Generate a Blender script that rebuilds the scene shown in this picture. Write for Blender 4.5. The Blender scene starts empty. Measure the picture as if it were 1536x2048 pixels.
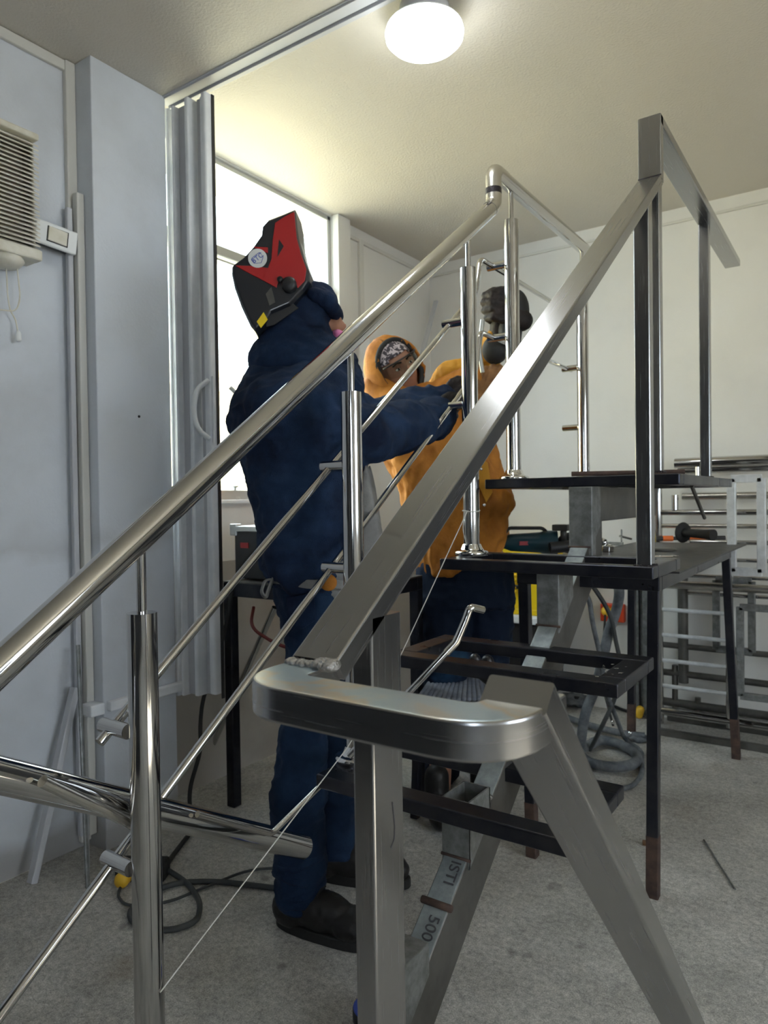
import bpy, bmesh, math, random
from mathutils import Vector, Matrix, noise
random.seed(7)
SC = bpy.context.scene
COL = SC.collection
# ------------------------------------------------------------------ camera
FPX = 1410.0
YAW, PIT, ROL = math.radians(34.4), math.radians(-.9), math.radians(-.82)
CAM = Vector((0, 0, 1.12))
_f = Vector((-math.sin(YAW)*math.cos(PIT), math.cos(YAW)*math.cos(PIT), math.sin(PIT)))
_r = Vector((math.cos(YAW), math.sin(YAW), 0)); _u = _r.cross(_f)
RGT = _r*math.cos(ROL) + _u*math.sin(ROL); UPV = -_r*math.sin(ROL) + _u*math.cos(ROL); FWD = _f
cd = bpy.data.cameras.new('camera'); cam = bpy.data.objects.new('camera', cd); COL.objects.link(cam)
cd.sensor_fit = 'VERTICAL'; cd.sensor_height = 36; cd.sensor_width = 27; cd.lens = FPX/2048*36
cd.clip_start = .05
cd.dof.use_dof = True; cd.dof.focus_distance = 1.15; cd.dof.aperture_fstop = 9.0
cam.matrix_world = Matrix.Translation(CAM) @ Matrix((RGT, UPV, -FWD)).transposed().to_4x4()
SC.camera = cam
# ------------------------------------------------------------------ light and exposure
SC.view_settings.view_transform = 'Standard'; SC.view_settings.look = 'None'
SC.view_settings.gamma = 1; SC.view_settings.use_curve_mapping = False
SC.view_settings.exposure = -0.15
world = bpy.data.worlds.new('sky'); SC.world = world; world.use_nodes = True
wb = world.node_tree.nodes['Background']
wb.inputs[0].default_value = (.80, .90, 1.0, 1); wb.inputs[1].default_value = 11.0
sl = bpy.data.lights.new('sun', 'SUN'); sl.energy = 42; sl.color = (1, .93, .78); sl.angle = .01
sun = bpy.data.objects.new('sun', sl); COL.objects.link(sun)
sun.rotation_euler = Vector((-1, 0, -1.15)).to_track_quat('-Z', 'Y').to_euler()
LAMP_E = 26.0
# real world point from the photograph: ray through a pixel met with a known plane of the place
def ray(px, py): return FWD + RGT*((px-768)/FPX) - UPV*((py-1024)/FPX)
def at(px, py, ax, val):
    r = ray(px, py); i = 'xyz'.index(ax); return CAM + r*((val-CAM[i])/r[i])
def J(px, py, d): return CAM + ray(px, py)*d
# ------------------------------------------------------------------ materials
def nm(name): 
    m = bpy.data.materials.new(name); m.use_nodes = True; return m, m.node_tree.nodes, m.node_tree.links
def mat(name, col, rough=.5, metal=0., spec=.5, bump=0, bscale=60, col2=None, cscale=5, cdet=4, lo=.35, hi=.65, stretch=None, coat=0, rvar=0, subs=0, emit=None, alpha=None, trans=0):
    m, N, L = nm(name); b = N['Principled BSDF']
    b.inputs['Base Color'].default_value = (*col, 1); b.inputs['Roughness'].default_value = rough
    b.inputs['Metallic'].default_value = metal; b.inputs['Specular IOR Level'].default_value = spec
    b.inputs['Coat Weight'].default_value = coat
    if subs: b.inputs['Subsurface Weight'].default_value = subs; b.inputs['Subsurface Radius'].default_value = (.01, .004, .002)
    if trans: b.inputs['Transmission Weight'].default_value = trans
    tc = N.new('ShaderNodeTexCoord'); mp = N.new('ShaderNodeMapping'); L.new(tc.outputs['Object'], mp.inputs[0])
    if stretch: mp.inputs['Scale'].default_value = stretch
    if col2 is not None:
        n = N.new('ShaderNodeTexNoise'); n.inputs['Scale'].default_value = cscale; n.inputs['Detail'].default_value = cdet
        n.inputs['Roughness'].default_value = .62
        r = N.new('ShaderNodeValToRGB'); r.color_ramp.elements[0].position = lo; r.color_ramp.elements[1].position = hi
        r.color_ramp.elements[0].color = (*col, 1); r.color_ramp.elements[1].color = (*col2, 1)
        L.new(mp.outputs[0], n.inputs[0]); L.new(n.outputs[0], r.inputs[0]); L.new(r.outputs[0], b.inputs['Base Color'])
    if rvar:
        n = N.new('ShaderNodeTexNoise'); n.inputs['Scale'].default_value = 9; n.inputs['Detail'].default_value = 5
        mr = N.new('ShaderNodeMapRange'); mr.inputs[3].default_value = max(.02, rough-rvar); mr.inputs[4].default_value = rough+rvar
        L.new(mp.outputs[0], n.inputs[0]); L.new(n.outputs[0], mr.inputs[0]); L.new(mr.outputs[0], b.inputs['Roughness'])
    if bump:
        n = N.new('ShaderNodeTexNoise'); n.inputs['Scale'].default_value = bscale; n.inputs['Detail'].default_value = 5
        bp = N.new('ShaderNodeBump'); bp.inputs['Strength'].default_value = bump; bp.inputs['Distance'].default_value = .004
        L.new(mp.outputs[0], n.inputs[0]); L.new(n.outputs[0], bp.inputs['Height']); L.new(bp.outputs[0], b.inputs['Normal'])
    if emit: b.inputs['Emission Color'].default_value = (*emit[:3], 1); b.inputs['Emission Strength'].default_value = emit[3]
    return m
def brushed(name, col, rough, tint=False):
    m, N, L = nm(name); b = N['Principled BSDF']; b.inputs['Metallic'].default_value = 1; b.inputs['Roughness'].default_value = rough
    b.inputs['Base Color'].default_value = (*col, 1)
    tc = N.new('ShaderNodeTexCoord'); mp = N.new('ShaderNodeMapping'); mp.inputs['Scale'].default_value = (420, 5, 420)
    n = N.new('ShaderNodeTexNoise'); n.inputs['Scale'].default_value = 1; n.inputs['Detail'].default_value = 3
    L.new(tc.outputs['UV'], mp.inputs[0]); L.new(mp.outputs[0], n.inputs[0])
    mr = N.new('ShaderNodeMapRange'); mr.inputs[3].default_value = rough*.8; mr.inputs[4].default_value = rough*1.25
    L.new(n.outputs[0], mr.inputs[0]); L.new(mr.outputs[0], b.inputs['Roughness'])
    if tint:
        n3 = N.new('ShaderNodeTexNoise'); n3.inputs['Scale'].default_value = 7; n3.inputs['Detail'].default_value = 3
        n3.inputs['Distortion'].default_value = 1.0
        L.new(tc.outputs['Object'], n3.inputs[0]); r = N.new('ShaderNodeValToRGB'); e = r.color_ramp.elements
        e[0].position = .36; e[0].color = (.52, .62, .68, 1); e[1].position = .62; e[1].color = (.60, .585, .54, 1)
        x = e.new(.44); x.color = (.58, .64, .67, 1); x = e.new(.50); x.color = (.68, .58, .46, 1); x = e.new(.55); x.color = (.62, .60, .55, 1)
        L.new(n3.outputs[0], r.inputs[0]); L.new(r.outputs[0], b.inputs['Base Color'])
    return m
def walls(name, base, dirt, amt=.55, sc=2.5, bump=.12, low=False):
    m, N, L = nm(name); b = N['Principled BSDF']; b.inputs['Roughness'].default_value = .55; b.inputs['Specular IOR Level'].default_value = .35
    g = N.new('ShaderNodeNewGeometry')
    n = N.new('ShaderNodeTexNoise'); n.inputs['Scale'].default_value = sc; n.inputs['Detail'].default_value = 8; n.inputs['Roughness'].default_value = .6
    L.new(g.outputs['Position'], n.inputs[0])
    r = N.new('ShaderNodeValToRGB'); e = r.color_ramp.elements; e[0].position = .45; e[0].color = (*base, 1); e[1].position = .8
    e[1].color = tuple(a*(1-amt)+c*amt for a, c in zip(base, dirt))+(1,)
    L.new(n.outputs[0], r.inputs[0])
    # fine specks
    n2 = N.new('ShaderNodeTexNoise'); n2.inputs['Scale'].default_value = 38; n2.inputs['Detail'].default_value = 2
    L.new(g.outputs['Position'], n2.inputs[0])
    r2 = N.new('ShaderNodeValToRGB'); r2.color_ramp.elements[0].position = .74; r2.color_ramp.elements[1].position = .80
    r2.color_ramp.elements[0].color = (0, 0, 0, 1)
    mx = N.new('ShaderNodeMix'); mx.data_type = 'RGBA'; mx.inputs[7].default_value = (*dirt, 1)
    ml = N.new('ShaderNodeMath'); ml.operation = 'MULTIPLY'; ml.inputs[1].default_value = .45; L.new(r2.outputs[0], ml.inputs[0])
    L.new(ml.outputs[0], mx.inputs[0]); L.new(r.outputs[0], mx.inputs[6]); L.new(mx.outputs[2], b.inputs['Base Color'])
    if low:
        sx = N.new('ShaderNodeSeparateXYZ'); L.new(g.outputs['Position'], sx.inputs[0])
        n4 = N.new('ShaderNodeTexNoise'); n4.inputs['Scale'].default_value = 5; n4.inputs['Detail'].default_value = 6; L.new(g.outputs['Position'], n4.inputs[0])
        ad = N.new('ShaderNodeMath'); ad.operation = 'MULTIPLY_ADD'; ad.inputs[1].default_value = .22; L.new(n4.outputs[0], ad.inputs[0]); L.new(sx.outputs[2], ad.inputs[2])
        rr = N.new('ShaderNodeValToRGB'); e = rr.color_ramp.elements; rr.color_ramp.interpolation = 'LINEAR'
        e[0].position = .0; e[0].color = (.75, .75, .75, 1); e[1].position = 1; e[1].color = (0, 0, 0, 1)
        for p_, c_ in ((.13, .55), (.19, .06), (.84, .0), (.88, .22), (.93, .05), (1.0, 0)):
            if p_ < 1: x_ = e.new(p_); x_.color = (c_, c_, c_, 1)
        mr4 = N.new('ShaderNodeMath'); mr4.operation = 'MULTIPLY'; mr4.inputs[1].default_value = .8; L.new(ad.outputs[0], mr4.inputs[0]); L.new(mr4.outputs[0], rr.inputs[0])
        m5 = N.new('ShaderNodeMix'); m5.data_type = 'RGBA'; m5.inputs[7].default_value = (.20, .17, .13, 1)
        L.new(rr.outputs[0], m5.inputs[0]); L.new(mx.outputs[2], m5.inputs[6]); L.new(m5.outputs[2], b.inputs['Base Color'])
    n3 = N.new('ShaderNodeTexNoise'); n3.inputs['Scale'].default_value = 120; n3.inputs['Detail'].default_value = 4; L.new(g.outputs['Position'], n3.inputs[0])
    bp = N.new('ShaderNodeBump'); bp.inputs['Strength'].default_value = bump; bp.inputs['Distance'].default_value = .006
    L.new(n3.outputs[0], bp.inputs['Height']); L.new(bp.outputs[0], b.inputs['Normal'])
    return m
def concrete():
    m, N, L = nm('concrete'); b = N['Principled BSDF']; b.inputs['Roughness'].default_value = .78; b.inputs['Specular IOR Level'].default_value = .3
    g = N.new('ShaderNodeNewGeometry')
    def ns(s, d, rg=.6, ds=0):
        n = N.new('ShaderNodeTexNoise'); n.inputs['Scale'].default_value = s; n.inputs['Detail'].default_value = d; n.inputs['Roughness'].default_value = rg
        n.inputs['Distortion'].default_value = ds; L.new(g.outputs['Position'], n.inputs[0]); return n
    def ramp(n, p0, c0, p1, c1):
        r = N.new('ShaderNodeValToRGB'); e = r.color_ramp.elements; e[0].position = p0; e[0].color = (*c0, 1); e[1].position = p1; e[1].color = (*c1, 1)
        L.new(n.outputs[0], r.inputs[0]); return r
    def mixc(a, c, f, mode='MIX'):
        x = N.new('ShaderNodeMix'); x.data_type = 'RGBA'; x.blend_type = mode
        L.new(a, x.inputs[6]); L.new(c, x.inputs[7])
        if isinstance(f, float): x.inputs[0].default_value = f
        else: L.new(f, x.inputs[0])
        return x.outputs[2]
    a = ramp(ns(2.6, 8, .7), .38, (.52, .505, .47), .68, (.82, .80, .75))
    bl = ramp(ns(60, 12, .95), .40, (.36, .36, .36), .62, (1.14, 1.14, 1.14))
    c = mixc(a.outputs[0], bl.outputs[0], 1.0, 'MULTIPLY')
    sp = ramp(ns(300, 2), .35, (.6, .6, .6), .65, (1.15, 1.15, 1.15))
    c = mixc(c, sp.outputs[0], .7, 'MULTIPLY')
    st = ramp(ns(9, 2, .5), .68, (0, 0, 0), .74, (.55, .55, .55))
    dk = N.new('ShaderNodeRGB'); dk.outputs[0].default_value = (.11, .105, .10, 1)
    c = mixc(c, dk.outputs[0], st.outputs[0])
    rs = ramp(ns(3.1, 4, .5, .4), .62, (0, 0, 0), .8, (.45, .45, .45))
    br = N.new('ShaderNodeRGB'); br.outputs[0].default_value = (.22, .15, .09, 1)
    c = mixc(c, br.outputs[0], rs.outputs[0])
    v = N.new('ShaderNodeTexVoronoi'); v.feature = 'DISTANCE_TO_EDGE'; v.inputs['Scale'].default_value = 3.0
    wv = ns(4, 4); mm = N.new('ShaderNodeMix'); mm.data_type = 'VECTOR'; mm.inputs[0].default_value = .35
    L.new(g.outputs['Position'], mm.inputs[4]); L.new(wv.outputs[1], mm.inputs[5]); L.new(mm.outputs[1], v.inputs[0])
    vr = N.new('ShaderNodeValToRGB'); vr.color_ramp.elements[0].position = 0; vr.color_ramp.elements[0].color = (.35, .35, .35, 1); vr.color_ramp.elements[1].position = .006; vr.color_ramp.elements[1].color = (0, 0, 0, 1)
    L.new(v.outputs['Distance'], vr.inputs[0])
    c = mixc(c, dk.outputs[0], vr.outputs[0])
    L.new(c, b.inputs['Base Color'])
    n3 = ns(90, 6, .7); bp = N.new('ShaderNodeBump'); bp.inputs['Strength'].default_value = .35; bp.inputs['Distance'].default_value = .006
    L.new(n3.outputs[0], bp.inputs['Height']); L.new(bp.outputs[0], b.inputs['Normal'])
    return m
def glass_mat(name, tint=(1, 1, 1)):
    m, N, L = nm(name); N.remove(N['Principled BSDF']); o = N['Material Output']
    t = N.new('ShaderNodeBsdfTransparent'); t.inputs[0].default_value = (*tint, 1); g = N.new('ShaderNodeBsdfGlossy'); g.inputs['Roughness'].default_value = .03
    lw = N.new('ShaderNodeLayerWeight'); pw = N.new('ShaderNodeMath'); pw.operation = 'POWER'; pw.inputs[1].default_value = 4; L.new(lw.outputs['Facing'], pw.inputs[0]); f = N.new('ShaderNodeMath'); f.operation = 'MULTIPLY_ADD'; f.inputs[1].default_value = .5; f.inputs[2].default_value = .03; L.new(pw.outputs[0], f.inputs[0]); x = N.new('ShaderNodeMixShader')
    L.new(f.outputs[0], x.inputs[0]); L.new(t.outputs[0], x.inputs[1]); L.new(g.outputs[0], x.inputs[2]); L.new(x.outputs[0], o.inputs[0]); return m
M = {}
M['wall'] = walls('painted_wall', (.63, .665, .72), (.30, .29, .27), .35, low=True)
M['wallb'] = walls('painted_wall_back', (.70, .69, .66), (.36, .34, .30), .25, 1.6)
M['darkwall'] = walls('dark_reflected_wall', (.055, .058, .065), (.03, .03, .03), .5)  # near-black tone chosen so unseen walls reflect dark in the steel
M['dado'] = walls('lower_wall', (.40, .37, .33), (.2, .18, .15), .5, 3)
M['ceil'] = walls('ceiling_paint', (.60, .565, .50), (.52, .47, .40), .25, 1.2, .35)
M['floor'] = concrete()
M['pvc'] = mat('white_pvc', (.88, .89, .91), .32, 0, .5, col2=(.70, .73, .76), cscale=6)
M['pvcgrey'] = mat('grey_pvc', (.50, .51, .54), .45)
M['trim'] = mat('painted_trunking', (.60, .59, .55), .5)
M['cream'] = mat('aged_cream_plastic', (.74, .72, .64), .4, 0, .5, col2=(.60, .57, .46), cscale=12)
M['alu'] = mat('aluminium_frame', (.55, .56, .55), .35, .7)
M['polish'] = mat('polished_stainless', (.56, .555, .55), .09, 1, rvar=.03)
M['satin'] = mat('satin_stainless_elbow', (.62, .60, .56), .26, 1)
M['brush'] = brushed('brushed_stainless', (.385, .385, .39), .25)
M['tint'] = brushed('heat_tinted_stainless', (.52, .51, .49), .30, True)
M['bead'] = mat('weld_bead', (.42, .41, .40), .25, 1, bump=1, bscale=260)
M['burnt'] = mat('burnt_weld', (.03, .025, .03), .4, .7, bump=.6, bscale=200)
M['black'] = mat('black_steel', (.026, .029, .042), .30, .75, .5, col2=(.050, .050, .058), cscale=14, rvar=.08)
M['mill'] = mat('mill_scale_top', (.04, .038, .038), .45, .3, .5, col2=(.08, .075, .072), cscale=22)
M['rust'] = mat('rusty_foot', (.05, .032, .028), .8, .1, col2=(.10, .06, .045), cscale=30)
M['galv'] = mat('galvanized_steel', (.15, .155, .15), .45, .5, col2=(.27, .28, .28), cscale=34, rvar=.1)
M['galvtop'] = mat('lit_zinc_top', (.22, .25, .265), .45, .45, col2=(.33, .37, .385), cscale=30)  # paler copy of the zinc, light on the spine's top put into colour
M['galvd'] = mat('dull_or_shaded_steel', (.075, .073, .066), .45, .5, col2=(.13, .125, .115), cscale=8)  # dull steel; on the spine it also carries the shade of its sides
M['ink'] = mat('stencil_ink', (.06, .06, .07), .6)
M['denim'] = mat('navy_denim', (.005, .010, .028), .85, 0, .2, bump=.5, bscale=340, col2=(.016, .036, .085), cscale=7)
M['jeans'] = mat('blue_jeans', (.007, .018, .045), .85, 0, .2, bump=.5, bscale=340, col2=(.018, .045, .095), cscale=6, lo=.42, hi=.8)
M['jeansd'] = mat('dark_jeans', (.006, .013, .03), .85, 0, .2, bump=.5, bscale=340, col2=(.03, .09, .18), cscale=4, lo=.56, hi=.8)
M['orange'] = mat('orange_split_leather', (.52, .205, .030), .72, 0, .3, bump=.5, bscale=90, col2=(.30, .105, .014), cscale=7)
M['yelleather'] = mat('yellow_split_leather', (.62, .30, .03), .72, 0, .3, bump=.5, bscale=90, col2=(.55, .26, .03), cscale=9)
M['tan'] = mat('tan_glove_leather', (.36, .18, .07), .75, 0, .3, bump=.5, bscale=120, col2=(.22, .11, .05), cscale=14)
M['grey'] = mat('grey_split_leather', (.23, .23, .225), .9, 0, .2, bump=.4, bscale=160, col2=(.17, .17, .17), cscale=12)
M['darkglove'] = mat('black_glove', (.010, .008, .008), .6, 0, .3, bump=.4, bscale=120, col2=(.025, .017, .015), cscale=16)
M['skin'] = mat('skin', (.34, .17, .11), .55, 0, .4, bump=.15, bscale=200, subs=.08)
M['hair'] = mat('hair', (.012, .010, .009), .7, bump=.7, bscale=200)
M['maskblk'] = mat('black_mask_shell', (.014, .016, .022), .28, 0, .5, coat=.3)
M['maskred'] = mat('red_mask_paint', (.42, .018, .020), .32, 0, .5)
M['white'] = mat('white_plastic', (.78, .80, .80), .35)
M['stick'] = mat('sticker_white', (.70, .72, .70), .5)
M['blue'] = mat('blue_print', (.05, .09, .42), .5)
M['rubber'] = mat('black_rubber', (.014, .014, .014), .7, bump=.3, bscale=60)
M['blkplastic'] = mat('black_plastic', (.016, .016, .018), .42)
M['hose'] = mat('dusty_grey_hose', (.05, .06, .07), .7, col2=(.17, .18, .19), cscale=16)
M['cable'] = mat('dark_cable', (.030, .034, .036), .6, col2=(.06, .065, .065), cscale=12)
M['redcable'] = mat('red_cable', (.14, .015, .012), .55)
M['yellow'] = mat('yellow_plastic', (.86, .62, .01), .4)
M['plug'] = mat('yellow_plug', (.80, .48, .03), .45)
M['teal'] = mat('dark_teal_plastic', (.008, .040, .055), .35)
M['redlab'] = mat('red_label', (.28, .015, .02), .5)
M['outlet'] = mat('red_outlet', (.60, .055, .012), .45)
M['orangegrip'] = mat('orange_grip', (.78, .16, .02), .45)
M['chrome'] = mat('chrome', (.78, .78, .78), .05, 1)
M['string'] = mat('white_twine', (.66, .66, .62), .9, bump=.6, bscale=500)
M['boot'] = mat('black_boot_leather', (.012, .011, .011), .5, 0, .45, bump=.3, bscale=70)
M['sole'] = mat('boot_sole', (.010, .010, .010), .8)
M['pink'] = mat('pink_cloth', (.55, .16, .34), .8)
M['facade'] = mat('cream_facade', (.78, .68, .44), .9, col2=(.70, .62, .42), cscale=.8)
M['asphalt'] = mat('outside_ground', (.45, .45, .42), .9)
M['glass'] = glass_mat('window_glass', (.97, 1, .98))
M['lens'] = glass_mat('goggle_lens', (.80, .82, .80))
M['woven'] = mat('woven_grey', (.19, .21, .26), .7, col2=(.26, .28, .33), cscale=30)
M['lamp'] = mat('lamp_diffuser', (.9, .9, .9), .4, emit=(.93, .98, 1.0, LAMP_E))
M['bright'] = mat('bright_tube', (.78, .80, .82), .3, .35, col2=(.60, .62, .63), cscale=20)
M['cap'] = mat('patterned_cap', (.06, .05, .06), .8, col2=(.55, .48, .50), cscale=75, cdet=1, lo=.5, hi=.56)
M['wood'] = mat('wood_block', (.22, .12, .06), .7, col2=(.15, .08, .04), cscale=20)
M['socket'] = mat('dark_gap', (.02, .02, .02), .9)
# ------------------------------------------------------------------ mesh helpers
def link(name, bm, m, parent=None, smooth=False, bevel=0, seg=2):
    bmesh.ops.recalc_face_normals(bm, faces=bm.faces)
    me = bpy.data.meshes.new(name); bm.to_mesh(me); bm.free()
    if isinstance(m, (list, tuple)):
        for x in m: me.materials.append(x)
    else: me.materials.append(m)
    if smooth:
        for p in me.polygons: p.use_smooth = True
    o = bpy.data.objects.new(name, me); COL.objects.link(o)
    if bevel:
        b = o.modifiers.new('bevel', 'BEVEL'); b.width = bevel; b.segments = seg; b.limit_method = 'ANGLE'; b.angle_limit = .7
    if parent:
        o.parent = parent; o.matrix_parent_inverse = Matrix.Translation(-parent.location)
    return o
def thing(name, loc, label, cat, group=None):
    o = bpy.data.objects.new(name, None); o.empty_display_size = .1; COL.objects.link(o); o.location = loc
    o['label'] = label; o['category'] = cat
    if group: o['group'] = group
    return o
def tag(o, label, cat, group=None):
    o['label'] = label; o['category'] = cat
    if group: o['group'] = group
    return o
def struct(o): o['kind'] = 'structure'; return o
def box(bm, a, b, T=None):
    a, b = Vector(a), Vector(b); c = (a+b)/2; s = Vector([abs(x) for x in (b-a)])
    mt = Matrix.Translation(c) @ Matrix.Diagonal((*s, 1))
    if T is not None: mt = T @ mt
    return bmesh.ops.create_cube(bm, size=1, matrix=mt)['verts']
def frame(d, upv=(0, 0, 1)):
    d = Vector(d).normalized(); u = Vector(upv)
    if abs(d.dot(u)) > .98: u = Vector((0, 1, 0)) if abs(d.y) < .9 else Vector((1, 0, 0))
    s = d.cross(u).normalized(); u = s.cross(d).normalized(); return s, u, d
def round_path(pts, rad, n=8):
    pts = [Vector(p) for p in pts]; out = [pts[0]]
    for i in range(1, len(pts)-1):
        a, p, b = pts[i-1], pts[i], pts[i+1]
        r = rad[i-1] if isinstance(rad, (list, tuple)) else rad
        if r <= 0: out.append(p); continue
        da, db = (a-p), (b-p); ra = min(r, da.length*.49); rb = min(r, db.length*.49); q = min(ra, rb)
        A, B = p+da.normalized()*q, p+db.normalized()*q
        for k in range(n+1):
            t = k/n; out.append(A*(1-t)**2+p*2*t*(1-t)+B*t*t)
    out.append(pts[-1]); return out
def sweep(bm, pts, prof, up=(0, 0, 1), cap=True, radii=None, closed=False, mitre=True):
    """sweep a 2D profile [(s,u)] along pts; s = side axis, u = up axis"""
    pts = [Vector(p) for p in pts]; n = len(pts); rings = []; uvl = bm.loops.layers.uv.verify()
    tan = []
    for i in range(n):
        if closed: d = (pts[(i+1) % n]-pts[i-1]).normalized()
        elif i == 0: d = (pts[1]-pts[0]).normalized()
        elif i == n-1: d = (pts[-1]-pts[-2]).normalized()
        else: d = ((pts[i+1]-pts[i]).normalized()+(pts[i]-pts[i-1]).normalized()).normalized()
        tan.append(d)
    s, u, _ = frame(tan[0], up); L = 0; lens = []
    for i in range(n):
        if i: L += (pts[i]-pts[i-1]).length
        lens.append(L)
        d = tan[i]
        if i:
            q = tan[i-1].rotation_difference(d); s = (q @ s); u = (q @ u)
            s = (s-d*s.dot(d)).normalized(); u = d.cross(s)*(-1 if d.cross(s).dot(u) < 0 else 1); u.normalize()
        k = radii[i] if radii else 1.0
        ring = []
        ax = None
        if mitre and 0 < i < n-1:
            a, b = (pts[i]-pts[i-1]).normalized(), (pts[i+1]-pts[i]).normalized(); c = max(.3, math.sqrt((1+a.dot(b))/2))
            nn = (b-a)
            if nn.length > 1e-4: ax = nn.normalized(); f = 1/c
        for (x, y) in prof:
            v = s*x*k+u*y*k
            if ax is not None: v = v+ax*(v.dot(ax))*(f-1)
            ring.append(bm.verts.new(pts[i]+v))
        rings.append(ring)
    m = len(prof); per = [0]
    for j in range(m): per.append(per[-1]+math.dist(prof[j], prof[(j+1) % m]))
    rg = range(n) if closed else range(n-1)
    for i in rg:
        for j in range(m):
            f = bm.faces.new((rings[i][j], rings[i][(j+1) % m], rings[(i+1) % n][(j+1) % m], rings[(i+1) % n][j]))
            l0, l1 = lens[i], lens[i+1] if i+1 < n else lens[i]+.1
            for lp, uv in zip(f.loops, ((per[j], l0), (per[j+1], l0), (per[j+1], l1), (per[j], l1))): lp[uvl].uv = uv
    if cap and not closed:
        bm.faces.new(rings[0][::-1]); bm.faces.new(rings[-1])
    return rings
def circ(r, n=20, ry=None): return [(r*math.cos(2*math.pi*k/n), (ry or r)*math.sin(2*math.pi*k/n)) for k in range(n)]
def rect(w, h, r=0.0, n=3):
    if not r: return [(-w/2, -h/2), (w/2, -h/2), (w/2, h/2), (-w/2, h/2)]
    out = []
    for cx, cy, a0 in ((w/2-r, h/2-r, 0), (-w/2+r, h/2-r, 90), (-w/2+r, -h/2+r, 180), (w/2-r, -h/2+r, 270)):
        for k in range(n+1):
            a = math.radians(a0+90*k/n); out.append((cx+r*math.cos(a), cy+r*math.sin(a)))
    return out
def tube(name, pts, r, m, parent=None, n=20, rad=0, up=(0, 0, 1), radii=None, hollow=False):
    bm = bmesh.new(); P = round_path(pts, rad) if rad else [Vector(p) for p in pts]
    sweep(bm, P, circ(r, n), up, cap=not hollow, radii=radii)
    if hollow: 
        sweep(bm, P, circ(r-.0025, n), up, cap=False, radii=radii)
    o = link(name, bm, m, parent, True)
    es = o.modifiers.new('edge', 'EDGE_SPLIT'); es.split_angle = .9
    return o
def crisp(o):
    es = o.modifiers.new('edge', 'EDGE_SPLIT'); es.split_angle = .2
def bar(name, pts, w, h, m, parent=None, rad=0, up=(0, 0, 1), r=.003):
    bm = bmesh.new(); P = round_path(pts, rad) if rad else [Vector(p) for p in pts]
    sweep(bm, P, rect(w, h, r), up)
    o = link(name, bm, m, parent, True)
    crisp(o)
    return o
def lathe(bm, prof, c, ax=(0, 0, 1), n=28):
    s, u, d = frame(ax); c = Vector(c); rings = []
    for (r, z) in prof:
        rings.append([bm.verts.new(c+d*z+(s*math.cos(2*math.pi*k/n)+u*math.sin(2*math.pi*k/n))*max(r, 1e-4)) for k in range(n)])
    for a, b in zip(rings, rings[1:]):
        for k in range(n): bm.faces.new((a[k], a[(k+1) % n], b[(k+1) % n], b[k]))
    bm.faces.new(rings[0][::-1]); bm.faces.new(rings[-1])
def plate(bm, poly, off):
    """polygon of 3D points extruded by vector off"""
    A = [bm.verts.new(p) for p in poly]; B = [bm.verts.new(Vector(p)+Vector(off)) for p in poly]
    bm.faces.new(A); bm.faces.new(B[::-1]); n = len(A)
    for i in range(n): bm.faces.new((A[i], B[i], B[(i+1) % n], A[(i+1) % n]))
def text(name, s, size, loc, xdir, ydir, m, parent, ext=.0006):
    cu = bpy.data.curves.new(name, 'FONT'); cu.body = s; cu.size = size; cu.extrude = ext; cu.align_x = 'CENTER'; cu.align_y = 'CENTER'
    t = bpy.data.objects.new(name, cu); COL.objects.link(t)
    dg = bpy.context.evaluated_depsgraph_get(); me = bpy.data.meshes.new_from_object(t.evaluated_get(dg)); bpy.data.objects.remove(t)
    x = Vector(xdir).normalized(); y = Vector(ydir); y = (y-x*y.dot(x)).normalized(); z = x.cross(y)
    me.transform(Matrix.Translation(loc) @ Matrix((x, y, z)).transposed().to_4x4())
    me.materials.append(m); o = bpy.data.objects.new(name, me); COL.objects.link(o)
    if parent: o.parent = parent; o.matrix_parent_inverse = Matrix.Translation(-parent.location)
    return o
def rem(name, bm, m, parent, vox=.008, smooth=3, disp=None, sub=0):
    """merge overlapping volumes into one continuous skin"""
    me = bpy.data.meshes.new(name); bmesh.ops.recalc_face_normals(bm, faces=bm.faces); bm.to_mesh(me); bm.free()
    t = bpy.data.objects.new('t', me); COL.objects.link(t)
    r = t.modifiers.new('r', 'REMESH'); r.mode = 'VOXEL'; r.voxel_size = vox
    if smooth:
        s = t.modifiers.new('s', 'SMOOTH'); s.iterations = smooth; s.factor = .6
    dg = bpy.context.evaluated_depsgraph_get(); me2 = bpy.data.meshes.new_from_object(t.evaluated_get(dg))
    bpy.data.objects.remove(t)
    if disp: wrinkle(me2, *disp)
    me2.name = name; me2.materials.clear(); me2.materials.append(m)
    for p in me2.polygons: p.use_smooth = True
    o = bpy.data.objects.new(name, me2); COL.objects.link(o)
    if parent: o.parent = parent; o.matrix_parent_inverse = Matrix.Translation(-parent.location)
    return o
def wrinkle(me, amp, sc, stretch=(1, 1, 1)):
    me.update(); co = []
    for v in me.vertices:
        p = Vector((v.co.x*sc*stretch[0], v.co.y*sc*stretch[1], v.co.z*sc*stretch[2]))
        w = noise.noise(p)*.6 + (.35-abs(noise.noise(p*1.9+Vector((5, 2, 9)))))*.9 + noise.noise(p*4)*.15
        co.append(v.co+v.normal*amp*w)
    for v, c in zip(me.vertices, co): v.co = c
    me.update()
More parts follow.
